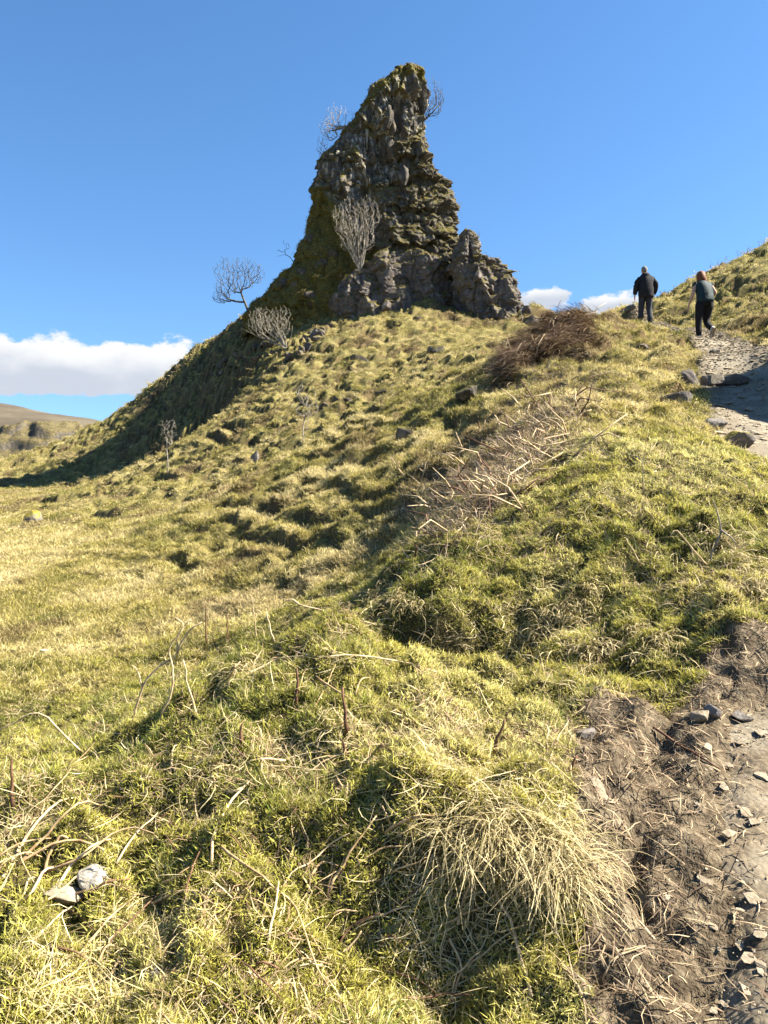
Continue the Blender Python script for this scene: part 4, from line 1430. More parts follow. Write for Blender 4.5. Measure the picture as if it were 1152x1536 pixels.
A_ = 'air'
stalk([[(130, 1137), (95, 1100, A_), (57, 1070, A_), (25, 1082, A_), (-10, 1098, A_)]], 'tan stalk bent like an elbow above the meadow edge', 'stalk_pale')
stalk([[(200, 1085), (215, 1030, A_), (240, 1000, A_), (262, 980, A_), (268, 950, A_), (288, 928, A_)], [(262, 980, A_), (285, 945, A_), (303, 932, A_)], [(215, 1030, A_), (208, 1008, A_), (198, 998, A_)]], 'tall pale forked stalk arching over the left flank of the bank', 'stalk_pale', rad=0.0058)
stalk([[(240, 1085), (258, 1035, A_), (262, 1000, A_), (256, 972, A_), (275, 940, A_), (262, 925, A_)]], 'pale crooked stalk crossing the forked arching stalk', 'stalk_pale')
for i, (x0, y0, x1, y1, mt) in enumerate([(445, 1063, 446, 1003, 0), (521, 1105, 514, 1030, 0), (385, 962, 377, 893, 1), (412, 966, 402, 917, 1), (742, 1135, 757, 1080, 0), (363, 1118, 365, 1086, 0), (310, 968, 308, 905, 0), (342, 962, 341, 920, 0), (20, 1216, 18, 1140, 0), (519, 1138, 517, 1110, 0), (297, 1080, 275, 990, 1), (855, 1160, 868, 1135, 0)]):
    stalk([[(x0, y0), ((x0 + x1) / 2 + random.uniform(-2, 2), (y0 + y1) / 2, A_), (x1, y1, A_)]], 'short brown broken stem standing upright in the mossy bank' if mt == 0 else 'thin tan stem standing upright on the brow of the bank', 'stalk_brown' if mt == 0 else 'stalk_pale', group='upright bracken stubs on the near bank' if mt == 0 else 'tan stems on the brow', rad=0.0085 if mt == 0 else 0.006)
stalk([[(318, 1302), (326, 1250, 0.015), (365, 1195, 0.03), (425, 1157, 0.04), (480, 1145, 0.04), (522, 1133, 0.03)], [(425, 1157, 0.04), (395, 1152, 0.03), (370, 1148, 0.01)], [(365, 1195, 0.03), (340, 1198, 0.02), (310, 1178, 0.02)]], 'long orange-tan branching stalk lying across the mossy bank', 'stalk_pale', rad=0.0058)
stalk([[(330, 1272), (375, 1312, 0.02), (430, 1362, 0.03), (455, 1415, 0.03), (492, 1492, 0.02)]], 'straight tan stalk slanting down the grassy front of the bank', 'stalk_tan', rad=0.005)
stalk([[(565, 940), (525, 928, A_), (490, 917, A_), (450, 907, A_), (420, 897, A_)], [(450, 907, A_), (436, 899, A_), (424, 905, A_)]], 'bleached forked twig poking left over the gap behind the bank', 'stalk_pale')
stalk([[(783, 1118), (815, 1145, 0.015), (850, 1172, 0.015), (886, 1202, 0.01)], [(783, 1118, 0.0), (775, 1105, 0.02)]], 'straight pale stick lying where the moss meets the dirt', 'stalk_pale')
stalk([[(798, 1500), (775, 1425, 0.03), (750, 1370, 0.05), (724, 1325, 0.05)]], 'thick pinkish stick leaning through the hanging straw', 'stalk_pale', rad=0.006)
stalk([[(980, 1095), (1015, 1118, 0.01), (1050, 1140, 0.01), (1080, 1157, 0.006)]], 'brown straight stick lying on the bare dirt', 'stalk_brown', rad=0.006)
stalk([[(1065, 848), (1072, 820, A_), (1082, 795, A_), (1078, 770, A_), (1069, 750, A_)], [(1082, 795, A_), (1092, 803, A_), (1102, 815, A_)]], 'grey twig standing crooked beside a straw tuft on the mossy mound', 'stalk_grey', 'twig', name='twig', rad=0.0065)
stalk([[(1062, 852), (1040, 825, A_), (1016, 795, A_), (1003, 806, A_)]], 'white bent stalk forming a peak on the mossy mound', 'stalk_pale')
stalk([[(966, 748), (965, 720, A_), (963, 692, A_), (955, 684, A_)]], 'thin dark sprig standing alone near the top of the mossy mound', 'stalk_grey', 'twig', name='twig', rad=0.004)
stalk([[(960, 848), (952, 828, A_), (941, 808, A_)]], 'short white stalk leaning on the face of the mossy mound', 'stalk_pale')
stalk([[(655, 1012), (600, 1000, 0.02), (540, 994, 0.03), (480, 996, 0.03), (440, 985, 0.02)]], 'long tan stalk lying along the brow of the near bank', 'stalk_pale')
stalk([[(400, 1440), (412, 1390, 0.03), (418, 1340, 0.03)]], 'short thick white stalk upright in the grass of the bank', 'stalk_pale')
stalk([[(480, 1455), (520, 1430, 0.02), (545, 1412, 0.03)]], 'short tan stalk beside the dark hollow under the bank', 'stalk_pale')
stalk([[(425, 1335), (450, 1312, 0.02), (490, 1290, 0.03), (525, 1272, 0.04)]], 'bent white stalk pointing up to the dark hollow', 'stalk_pale', rad=0.0035)
stalk([[(905, 1475), (930, 1440, 0.01), (972, 1425, 0.008)]], 'thin bent straw on the lower dirt slope', 'stalk_pale', rad=0.003)
for i in range(12):
    x0, y0 = random.uniform(-30, 90), random.uniform(1300, 1400)
    a = random.gauss(0.75, 0.28); L = random.uniform(60, 190)
    stalk([[(x0, y0), (x0 + L * 0.35 * math.cos(a) + random.uniform(-8, 8), y0 - L * 0.35 * math.sin(a) + random.uniform(-8, 8), 0.03), (x0 + L * 0.7 * math.cos(a), y0 - L * 0.7 * math.sin(a) + random.uniform(-9, 9), 0.045), (x0 + L * math.cos(a - 0.1), y0 - L * math.sin(a - 0.1), 0.02)]],
          'orange-tan stalk in the bundle lying by the pale cream stone', random.choice(['stalk_pale', 'stalk_tan', 'stalk_tan']), group='stalks bundled by the pale stone', rad=random.uniform(0.004, 0.007))
rg_ = random.Random(21)
for i in range(64):
    px, py = rg_.uniform(0, 720), rg_.uniform(1000, 1520)
    a = rg_.uniform(-1.3, 1.3); L = rg_.uniform(30, 140)
    stalk([[(px, py), (px + L * 0.5 * math.cos(a), py - L * 0.5 * math.sin(a) + rg_.uniform(-8, 8), 0.03), (px + L * math.cos(a), py - L * math.sin(a), 0.02)]], 'loose dry stalk lying in the matted grass of the near bank', rg_.choice(['stalk_pale', 'stalk_tan', 'stalk_tan', 'stalk_brown']), group='loose stalks on the near bank', rad=rg_.uniform(0.0028, 0.0055))


def bracken_heap():
    rg = random.Random(33)
    n = 0
    while n < 230:
        t = rg.random()
        cx, cy = 655 + 190 * t + rg.gauss(0, 34), 775 - 155 * t + rg.gauss(0, 30)
        h = ground_hit(cx, cy, y1=13)
        if h.y > 11: continue
        L = (0.10 + 0.42 * rg.random() ** 1.7) * (0.6 + 0.07 * h.y)
        az, el = rg.uniform(0, 6.28), rg.uniform(0.05, 0.95)
        d = Vector((math.cos(az) * math.cos(el), math.sin(az) * math.cos(el), math.sin(el)))
        p1 = d * L * 0.5 + Vector((0, 0, 0.02))
        bend = Vector((rg.gauss(0, 0.5), rg.gauss(0, 0.5), rg.gauss(-0.3, 0.3)))
        p2 = p1 + (d + bend).normalized() * L * 0.55
        g2 = gz(h.x + p2.x, h.y + p2.y) - h.z
        if p2.z < g2 + 0.01: p2.z = g2 + 0.01
        parts = [tube_np([(0, 0, 0), tuple(p1), tuple(p2)], np.array([1.1, 0.9, 0.55]) * (0.003 + 0.00075 * h.y), 5)]
        if rg.random() < 0.5:
            q = p1 + Vector((rg.gauss(0, 1), rg.gauss(0, 1), rg.gauss(0.2, 0.6))).normalized() * L * 0.3
            parts.append(tube_np([tuple(p1), tuple(q)], np.array([0.7, 0.4]) * (0.003 + 0.00075 * h.y), 4))
        V, Fx = join_np(parts)
        me = mesh_np('bracken_stalk', V, Fx, M['stalk_pale'] if rg.random() < 0.72 else M['stalk_brown'])
        tag(link('bracken_stalk', me, None, h), 'broken bleached stalk in the bracken tangle on the ridge edge', 'bracken stalk', 'tangled bracken stalks on the ridge edge')
        n += 1
    # brown mat beneath
    P = []
    for _ in range(560):
        t = rg.random()
        P.append(ground_hit(655 + 195 * t + rg.gauss(0, 27), 775 - 155 * t + rg.gauss(0, 24), y1=14))
    for _ in range(160):
        P.append(ground_hit(rg.gauss(800, 45), rg.gauss(570, 22), y1=16))
    P = np.array(P)
    Q = np.repeat(P, 22, 0) + RNG.normal(0, 0.09, (len(P) * 22, 3)) * [1, 1, 0]
    z, nx, ny = normals(Q[:, 0], Q[:, 1], 0.08)
    Q[:, 2] = z + 0.01
    n = len(Q)
    strands('bracken_litter', Q, nvec(nx, ny, 1.0, 0.3), U(0, 6.3, n), U(0.06, 0.26, n), U(0.0025, 0.006, n), U(25, 88, n), U(60, 112, n), 3, RNG.normal(0, 0.8, n), lerp3((0.085, 0.050, 0.030), (0.48, 0.37, 0.24), RNG.uniform(size=n) ** 1.4), M['litter'])


bracken_heap()


def bracken_clump():
    """brown thatch of dead bracken hanging down the left side of the ridge"""
    pts = []
    P, NN = [], []
    rg = random.Random(8)
    for _ in range(520):
        t, u = rg.random(), rg.random()
        # a leaning patch: from its crest down to the left
        px = 772 + 120 * t - 30 * u * (1 - t) + rg.gauss(0, 6)
        py = 512 - 34 * math.sin(min(1, t * 1.25) * math.pi / 2) + (66 - 22 * t) * u + rg.gauss(0, 4)
        P.append(ground_hit(px, py, y1=22))
    P = np.array(P)
    P = P[(P[:, 1] < 21) & (P[:, 1] > 9)]
    c = P.mean(0)
    root = empty('bracken_thicket', Vector((c[0], c[1], gz(c[0], c[1]))))
    tag(root, 'brown thatch of dead bracken sagging down the ridge below the skyline', 'bracken')
    Q = np.repeat(P, 24, 0) + RNG.normal(0, 0.10, (len(P) * 24, 3)) * [1, 1, 0]
    z, nx, ny = normals(Q[:, 0], Q[:, 1], 0.3)
    lift = U(0.0, 0.24, len(Q))
    Q[:, 2] = z + lift
    n = len(Q)
    o = strands('fronds', Q - np.array(root.location), np.tile([0., 0., 1.], (n, 1)), -2.6 + RNG.normal(0, 0.3, n), U(0.2, 0.6, n), U(0.005, 0.012, n), U(60, 95, n), U(112, 150, n), 4, RNG.normal(0, 0.4, n),
                lerp3((0.055, 0.030, 0.019), (0.22, 0.145, 0.088), RNG.uniform(size=n) ** 1.6), M['litter'], root)
    parts = []
    for _ in range(26):
        q = P[rg.randrange(len(P))]
        d = Vector((rg.gauss(0, 0.6), rg.gauss(0, 0.4), rg.uniform(0.1, 0.8))).normalized() * rg.uniform(0.25, 0.5)
        a = Vector(q) + Vector((0, 0, 0.25)) - root.location
        me = mesh_np('stem', *tube_np([tuple(a - d * 0.3), tuple(a + d * 0.4), tuple(a + d + Vector((0.05, 0, -0.06)))], [0.009, 0.008, 0.005], 5), M['stalk_pale'])
        link('stem', me, root)


bracken_clump()

# ------------------------------------------------------------------ bare trees and bushes
M['bark_dark'] = stalk_mat('dark_bark', (0.045, 0.038, 0.032), (0.12, 0.105, 0.09))
M['bark_pale'] = stalk_mat('pale_lichened_bark', (0.15, 0.13, 0.10), (0.36, 0.32, 0.26))


def bare_tree(name, base, boxes, label, cat='tree', n=200, trunk=None, stems=0, depth=0.8, bark='bark_dark', seed=1, r_tip=0.008, r_max=0.1, upright=0.5, group=None, jag=0.06, Y=None):
    """bare tree: twigs reach out from the stems to fill ellipses given as (px, py, half width, half height)"""
    rg = np.random.default_rng(seed)
    base = Vector(base)
    Y = Y or base.y
    root = empty(name, base)
    tag(root, label, cat, group)
    B = np.array(base)
    k = Y / F_PX
    nodes = [np.array([0.0, 0.0, -0.12])]
    par = [-1]
    own = [0]

    def add(p, q, who):
        nodes.append(p); par.append(q); own.append(who)
        return len(nodes) - 1
    cen = [(np.array(pix(px, py, Y)) - B, hw * k, hh * k) for px, py, hw, hh in boxes]
    if trunk:
        last = 0
        for p in smooth_line([np.array([0, 0, -0.12])] + [np.array(pix(px, py, Y)) - B + [0, rg.normal(0, 0.03), 0] for px, py in trunk], 3)[1:]:
            last = add(p, last, 0)
    for st in range(stems):
        c, hw, hh = cen[st % len(cen)]
        tgt = c + np.array([rg.normal(0, 0.5) * hw, rg.normal(0, 0.3) * hw * depth, -hh * 0.25])
        last = add(np.array([rg.normal(0, 0.05), rg.normal(0, 0.05), 0.05]), 0, 0)
        for t in (0.33, 0.66, 1.0):
            last = add(tgt * t + rg.normal(0, jag * hh, 3) * [1, 1, 0.5] - np.array([0, 0, 0.12 * hh * t * (1 - t)]), last, 0)
    T = []
    for i in range(n):
        c, hw, hh = cen[rg.integers(len(cen))]
        while True:
            v = rg.uniform(-1, 1, 3)
            if v @ v <= 1: break
        v = v / (np.linalg.norm(v) + 1e-6) * np.linalg.norm(v) ** 1.15
        T.append(c + v * [hw, hw * depth, hh])
    T = np.array(T)
    ref = np.array(nodes[1:]).mean(0) if len(nodes) > 1 else np.zeros(3)
    T = T[np.argsort(np.linalg.norm(T - ref, axis=1) + rg.normal(0, 0.15, len(T)) * cen[0][2])]
    for t in T:
        Nn = np.array(nodes)
        d = t - Nn
        L = np.linalg.norm(d, axis=1)
        cost = L * (1 + upright * np.clip(-d[:, 2] / (L + 1e-6), 0, 1) * 3 + upright * 0.5 * (1 - d[:, 2] / (L + 1e-6)))
        cost[0] += 9
        q = int(np.argmin(cost))
        dist = L[q]
        m = max(1, int(dist / (0.13 * cen[0][2] + 0.04)))
        p0 = Nn[q]
        last = q
        for j in range(1, m + 1):
            f = j / m
            p = p0 + (t - p0) * f + rg.normal(0, jag * 0.3 * min(dist, 1.0), 3) * (1 if j < m else 0.3)
            p[2] -= (0.25 if upright > 0.55 else 0.10) * dist * f * (1 - f)
            last = add(p, last, 1)
    N_ = len(nodes)
    w = np.zeros(N_)
    kids = [[] for _ in range(N_)]
    for i in range(N_ - 1, 0, -1):
        if w[i] == 0: w[i] = 1
        w[par[i]] += w[i]; kids[par[i]].append(i)
    r = np.clip(r_tip * w ** 0.42, r_tip, r_max)
    tr, cr = [], []
    done = np.zeros(N_, bool)
    for i in range(1, N_):
        if done[i]: continue
        line, j = [par[i], i], i
        done[i] = True
        while kids[j]:
            nx_ = max(kids[j], key=lambda c: w[c])
            if done[nx_]: break
            done[nx_] = True; line.append(nx_); j = nx_
        rr = r[line]; rr[0] = rr[1]
        (tr if own[i] == 0 else cr).append(tube_np(np.array([nodes[v] for v in line]), rr, 6 if rr[0] > 0.03 else 4 if rr[0] > 0.012 else 3))
    if tr: link('trunk', mesh_np('trunk', *join_np(tr), M[bark]), root)
    if cr: link('crown', mesh_np('crown', *join_np(cr), M[bark]), root)
    return root


def on_tower(px, py):
    d = Vector(pix(px, py, 1.0)).normalized()
    best = None
    for o in TOWER.children:
        if o.name.startswith(('rock_block', 'turf')): continue
        hit = tower_bvh(o).ray_cast(-tower_loc, d)
        if hit[0] is not None and (best is None or hit[3] < best[3]): best = hit
    return best[0] + tower_loc if best else None


b = ground_hit(374, 472, y1=60)
bare_tree('hawthorn_tree', b, [(358, 408, 38, 28), (345, 405, 27, 22), (376, 408, 25, 16), (338, 430, 19, 14), (331, 445, 14, 11)], 'wind-bent bare tree with a rounded crown on the hill skyline', 'tree', 1000, [(369, 458), (363, 443), (359, 432), (355, 420)], 0, 0.8, 'bark_dark', 12, 0.007, 0.11, 1.3, jag=0.05)
p = on_tower(441, 392) or ground_hit(437, 392, y1=60)
bare_tree('bare_shrub', p, [(421, 378, 10, 7), (430, 368, 7, 12)], 'few thin bare branches jutting from the dark left shoulder of the tower', 'shrub', 16, [(435, 386), (428, 382)], 0, 0.6, 'bark_dark', 5, 0.012, 0.03, 0.3)
p = on_tower(540, 408) or ground_hit(540, 408, y1=60)
bare_tree('bare_bush', p, [(534, 324, 38, 32), (516, 328, 20, 26), (553, 320, 20, 28), (524, 356, 22, 26), (546, 356, 18, 24)], 'large pale leafless bush fanning upward against the dark tower face', 'bush', 900, None, 22, 0.7, 'bark_pale', 7, 0.0065, 0.04, 2.2, jag=0.05)
b = ground_hit(430, 524, y1=60)
bare_tree('bare_bush', b, [(402, 484, 32, 25), (422, 482, 18, 24), (388, 478, 18, 18)], 'pale leafless bush leaning left over the broken outcrop', 'bush', 640, None, 12, 0.7, 'bark_pale', 17, 0.0062, 0.035, 1.6, jag=0.05)
p = on_tower(520, 190) or Vector(pix(520, 190, 49))
bare_tree('bare_shrub', p, [(507, 180, 24, 26), (495, 192, 16, 20)], 'fine grey leafless shrub on the upper left edge of the tower', 'shrub', 380, None, 12, 0.6, 'bark_pale', 27, 0.0075, 0.03, 2.0)
p = on_tower(492, 240) or Vector(pix(492, 240, 49))
bare_tree('bare_shrub', p, [(483, 218, 9, 18)], 'small grey shrub on the tower edge below the fine leafless one', 'shrub', 90, None, 5, 0.6, 'bark_pale', 29, 0.0075, 0.03, 2.0)
p = on_tower(633, 184) or Vector(pix(634, 184, 49.5))
bare_tree('bare_shrub', p, [(648, 146, 16, 32), (657, 150, 11, 24)], 'bare tree sticking out to the right of the tower summit', 'shrub', 320, None, 8, 0.6, 'bark_dark', 31, 0.0075, 0.035, 2.0)
p = on_tower(590, 155) or Vector(pix(590, 155, 49))
bare_tree('bare_shrub', p, [(590, 135, 10, 18)], 'slim pale sapling on the front of the tower just below its summit', 'shrub', 90, None, 5, 0.6, 'bark_pale', 37, 0.008, 0.03, 2.0)
b = ground_hit(252, 710, y1=60)
bare_tree('sapling', b, [(252, 646, 15, 22)], 'lone small sapling with a thin bare stem on the tussocky slope', 'sapling', 110, [(252, 690), (250, 672), (251, 650)], 0, 0.8, 'bark_pale', 41, 0.0045, 0.02, 0.8, jag=0.05)
b = ground_hit(456, 662, y1=60)
bare_tree('sapling', b, [(455, 598, 22, 27), (465, 610, 14, 20)], 'twin-stemmed pale sapling in the middle of the sunlit slope', 'sapling', 150, None, 2, 0.8, 'bark_pale', 43, 0.005, 0.02, 0.8, jag=0.05)
p = on_tower(712, 366) or Vector(pix(712, 366, 45))
bare_tree('bare_shrub', p, [(716, 352, 5, 7)], 'tiny dark shrub on the small pinnacle of the buttress', 'shrub', 18, None, 2, 0.6, 'bark_dark', 47, 0.008, 0.02, 0.6)
for i, (px, py) in enumerate([(1066, 402), (1078, 398), (1090, 393), (1106, 386), (1122, 379), (1140, 370), (1148, 368), (1032, 424)]):
    b = ground_hit(px, py + 3, y1=40)
    bare_tree('heather_sprig', b, [(px, py - 6, 5, 6)], 'small dark heather sprig on the grassy skyline above the path', 'heather', 16, None, 2, 0.8, 'bark_dark', 60 + i, 0.004, 0.01, 0.6, 'heather sprigs on the right skyline')

# ------------------------------------------------------------------ the two walkers
def cloth_mat(name, col, var=0.3, rough=0.85):
    t = NT(name, rough, 0.2)
    n = t.noise(9, 5, 0.6, t.pos())
    t.color(t.mix(n, tuple(c * (1 - var) for c in col), tuple(c * (1 + var) for c in col)))
    t.bump(n, 0.35, 0.03)
    return t.m


M['skin'] = cloth_mat('skin', (0.46, 0.27, 0.19), 0.1, 0.6)
M['black_cloth'] = cloth_mat('black_cloth', (0.016, 0.016, 0.018))
M['black_trouser'] = cloth_mat('black_trousers', (0.011, 0.011, 0.013))
M['grey_denim'] = cloth_mat('dark_grey_trousers', (0.03, 0.034, 0.042))
M['teal_cloth'] = cloth_mat('dark_teal_gilet', (0.013, 0.028, 0.033), 0.4, 0.7)
M['grey_hair'] = cloth_mat('grey_hair', (0.17, 0.16, 0.145), 0.5)
M['red_hair'] = cloth_mat('auburn_hair', (0.15, 0.055, 0.022), 0.5, 0.6)
M['shoe_dark'] = cloth_mat('dark_shoe', (0.03, 0.028, 0.027))
M['shoe_pale'] = cloth_mat('pale_trainer', (0.42, 0.39, 0.36))
M['sole'] = cloth_mat('rubber_sole', (0.17, 0.15, 0.13))
M['eye'] = cloth_mat('dark_eye', (0.03, 0.025, 0.02))
M['lips'] = cloth_mat('lips', (0.36, 0.15, 0.12))


def skin_body(name, V, E, R, mat, parent, sub=1):
    """continuous body grown from a skeleton"""
    me = bpy.data.meshes.new(name)
    me.from_pydata(V, E, [])
    bm = bmesh.new(); bm.from_mesh(me)
    sk = bm.verts.layers.skin.verify()
    bm.verts.ensure_lookup_table()
    for i, v in enumerate(bm.verts):
        r = R[i]
        v[sk].radius = r if isinstance(r, tuple) else (r, r)
        v[sk].use_root = (i == 0)
    bm.to_mesh(me); bm.free()
    o = link(name, me)
    o.modifiers.new('skin', 'SKIN').use_smooth_shade = True
    m = o.modifiers.new('sub', 'SUBSURF'); m.levels = m.render_levels = sub
    dg = bpy.context.evaluated_depsgraph_get()
    me2 = bpy.data.meshes.new_from_object(o.evaluated_get(dg))
    bpy.data.objects.remove(o)
    me2.materials.clear(); me2.materials.append(mat)
    me2.name = name
    return link(name, me2, parent)


def loft(rings, sides=20):
    """rings: (centre, rx, ry)"""
    a = np.linspace(0, 2 * np.pi, sides, endpoint=False)
    V = np.vstack([np.stack([c[0] + rx * np.cos(a), c[1] + ry * np.sin(a), np.full(sides, c[2])], 1) for c, rx, ry in rings])
    n = len(rings)
    i = np.arange(n - 1)[:, None] * sides; j = np.arange(sides)[None, :]; j2 = (j + 1) % sides
    q = np.stack([i + j, i + j2, i + sides + j2, i + sides + j], -1).reshape(-1, 4)
    F = np.vstack([q[:, [0, 1, 2]], q[:, [0, 2, 3]]])
    caps = [(0, k + 1, k) for k in range(1, sides - 1)] + [((n - 1) * sides, (n - 1) * sides + k, (n - 1) * sides + k + 1) for k in range(1, sides - 1)]
    return V, np.vstack([F, caps])


def wrinkle(V, amp, f, seed):
    V = V.copy()
    n = fbm(V[:, 0] * f + V[:, 1] * f * 0.7, V[:, 2] * f, 3, seed)
    c = V.mean(0)
    d = V - c; d[:, 2] = 0
    d /= np.linalg.norm(d, axis=1)[:, None] + 1e-6
    return V + d * (n * amp)[:, None]


def limb(pts, rad, k=4, sides=12):
    P = smooth_line(pts, k)
    r = np.interp(np.linspace(0, 1, len(P)), np.linspace(0, 1, len(rad)), rad)
    return tube_np(P, r, sides)


def person(name, base, rz, scale, label, J, hair, top, legs_mat, shoe_mat, sleeves):
    root = empty(name, base, rz)
    root.scale = (scale,) * 3
    tag(root, label, 'person')
    # --- body: pelvis is the root; every limb branches from it
    V, E, R = [], [], []

    def add(p, r, link_to=None):
        V.append(tuple(p)); R.append(r)
        if link_to is not None: E.append((link_to, len(V) - 1))
        return len(V) - 1
    pel = add(J['pelvis'], (0.13, 0.10)); sp = add(J['spine'], (0.125, 0.10), pel); ch = add(J['chest'], (0.145, 0.105), sp)
    nb = add(J['neck'], 0.055, ch)
    H = Vector(J['head'])
    hb = add(H + Vector((0, 0.0, -0.075)), (0.062, 0.072), nb); hm = add(H, (0.074, 0.092), hb); ht = add(H + Vector((0, -0.01, 0.075)), (0.062, 0.075), hm); add(H + Vector((0, -0.01, 0.115)), (0.03, 0.035), ht)
    add(H + Vector((0, 0.108, -0.025)), 0.014, hm)                         # nose
    for sgn in (-1, 1):
        add(H + Vector((sgn * 0.085, -0.005, -0.01)), 0.014, hm)          # ears
    for side, sgn in (('l', -1), ('r', 1)):
        sh, el, wr = (Vector(J[k + side]) for k in ('sh', 'el', 'wr'))
        a = add(sh, 0.052, ch); b = add(el, 0.040, a); c = add(wr, 0.027, b)
        d = (wr - el).normalized()
        fwd = Vector((0, 1, 0)) - d * d.y
        fwd.normalize()
        lat = d.cross(fwd)
        palm = add(wr + d * 0.075, (0.030, 0.022), c)
        for q in range(4):
            off = fwd * (0.030 - 0.020 * q)
            L = (0.070, 0.080, 0.074, 0.058)[q]
            k1 = add(wr + d * 0.10 + off, 0.0095, palm)
            k2 = add(wr + d * (0.10 + L * 0.55) + off + lat * (-sgn * 0.006), 0.0085, k1)
            add(wr + d * (0.10 + L * 0.92) + off + lat * (-sgn * 0.022), 0.0075, k2)
        t1 = add(wr + d * 0.045 + fwd * 0.036, 0.011, palm)
        add(wr + d * 0.085 + fwd * 0.058, 0.009, t1)
        hp, kn, an, toe = (Vector(J[k + side]) for k in ('hp', 'kn', 'an', 'to'))
        a = add(hp, 0.085, pel); b = add(kn, 0.055, a); c = add(an, 0.038, b); add(toe, (0.035, 0.025), c)
    body = skin_body('body', V, E, R, M['skin'], root, 1)
    for sgn in (-1, 1):
        e = bpy.data.meshes.new('eye'); bm = bmesh.new(); bmesh.ops.create_icosphere(bm, subdivisions=1, radius=0.011); bm.to_mesh(e); bm.free(); e.materials.append(M['eye'])
        link('eye', e, root, H + Vector((sgn * 0.032, 0.086, 0.008)))
    link('mouth', mesh_np('mouth', *tube_np([(H.x - 0.022, H.y + 0.082, H.z - 0.058), (H.x, H.y + 0.09, H.z - 0.056), (H.x + 0.022, H.y + 0.082, H.z - 0.058)], [0.003, 0.006, 0.003], 6), M['lips']), root)
    # --- clothes
    parts = [loft(top['rings'], 24)]
    if sleeves:
        for side in 'lr':
            parts.append(limb([J['sh' + side], J['el' + side], J['wr' + side]], [0.064, 0.086, 0.078, 0.068, 0.054]))
    else:
        for side in 'lr':
            s_ = Vector(J['sh' + side]); parts.append(limb([tuple(s_ * 0.75 + Vector(J['chest']) * 0.25), tuple(s_), tuple(s_.lerp(Vector(J['el' + side]), 0.12))], [0.06, 0.075, 0.066]))
    Vv, Ff = join_np(parts)
    tp = link(top['name'], mesh_np(top['name'], wrinkle(Vv, 0.024, 7, 3), Ff, M[top['mat']]), root)
    if top.get('hood'):
        c = Vector(J['neck']) + Vector((0, -0.075, -0.01))
        hv, hf = loft([((c.x, c.y, c.z - 0.13), 0.03, 0.02), ((c.x, c.y - 0.015, c.z - 0.09), 0.10, 0.055), ((c.x, c.y - 0.01, c.z - 0.03), 0.125, 0.075), ((c.x, c.y + 0.02, c.z + 0.03), 0.11, 0.085), ((c.x, c.y + 0.045, c.z + 0.055), 0.085, 0.075)], 16)
        link('hood', mesh_np('hood', wrinkle(hv, 0.01, 9, 5), hf, M[top['mat']]), tp)
    parts = []
    pe = Vector(J['pelvis'])
    parts.append(loft([((pe.x, pe.y, pe.z - 0.12), 0.15, 0.13), ((pe.x, pe.y - 0.01, pe.z - 0.04), legs_mat[1], 0.145), ((pe.x, pe.y, pe.z + 0.06), legs_mat[1] - 0.01, 0.135), ((pe.x, pe.y, pe.z + 0.14), legs_mat[1] - 0.03, 0.12)], 20))
    for side in 'lr':
        hp, kn, an = (Vector(J[k + side]) for k in ('hp', 'kn', 'an'))
        parts.append(limb([tuple(hp + Vector((0, 0, 0.02))), tuple(kn), tuple(an + (kn - an).normalized() * 0.02)], legs_mat[2]))
    Vv, Ff = join_np(parts)
    link('trousers', mesh_np('trousers', wrinkle(Vv, 0.008, 8, 9), Ff, M[legs_mat[0]]), root)
    for side in 'lr':
        an, toe = Vector(J['an' + side]), Vector(J['to' + side])
        d = (toe - an); d.normalize()
        heel = an - Vector((0, 0.055, 0)) * max(0.2, d.y) - Vector((0, 0, 0.0))
        up = Vector((0, 0, 1)) - d * d.z; up.normalize()
        ax = d.cross(up)
        fl = []
        sides = 12
        rings = [(-0.075, 0.030, 0.05), (-0.05, 0.043, 0.062), (0.0, 0.046, 0.062), (0.07, 0.050, 0.046), (0.14, 0.052, 0.034), (0.19, 0.040, 0.026), (0.205, 0.018, 0.014)]
        base = an + (toe - an) * 0.35
        a = np.linspace(0, 2 * np.pi, sides, endpoint=False)
        fdir = Vector(J.get('foot' + side, (0, 1, 0.22))).normalized()
        fup = Vector((0, 0, 1)) - fdir * fdir.z; fup.normalize()
        fax = fdir.cross(fup)
        sole_c = Vector(an) - fup * 0.062
        for (t, w, h) in rings:
            c = sole_c + fdir * t + fup * (h * 0.98)
            for q in a:
                zz = math.sin(q); zz = max(zz, -0.9)
                fl.append(tuple(c + fax * (w * math.cos(q)) + fup * (h * zz)))
        n = len(rings)
        ii = np.arange(n - 1)[:, None] * sides; jj = np.arange(sides)[None, :]; j2 = (jj + 1) % sides
        qd = np.stack([ii + jj, ii + j2, ii + sides + j2, ii + sides + jj], -1).reshape(-1, 4)
        F3 = np.vstack([qd[:, [0, 1, 2]], qd[:, [0, 2, 3]], [(0, k + 1, k) for k in range(1, sides - 1)]])
        sh = link('shoe', mesh_np('shoe', np.array(fl), F3, M[shoe_mat]), root)
        sv = []
        outline = [(-0.08, 0.030), (-0.05, 0.044), (0.0, 0.044), (0.07, 0.050), (0.14, 0.054), (0.19, 0.042), (0.212, 0.018)]
        pts = [(t, w) for t, w in outline] + [(t, -w) for t, w in reversed(outline)]
        for lay in (0.008, -0.016):
            sv += [tuple(sole_c + fdir * t + fax * w + fup * lay) for t, w in pts]
        m = len(pts)
        sf = [(k, (k + 1) % m, m + (k + 1) % m) for k in range(m)] + [(k, m + (k + 1) % m, m + k) for k in range(m)] + [(0, k, k + 1) for k in range(1, m - 1)] + [(m, m + k + 1, m + k) for k in range(1, m - 1)]
        link('sole', mesh_np('sole', np.array(sv), np.array(sf), M['sole'], False), sh)
    hv, hf = loft([((H.x + c[0], H.y + c[1], H.z + c[2]), rx, ry) for c, rx, ry in hair['rings']], 18)
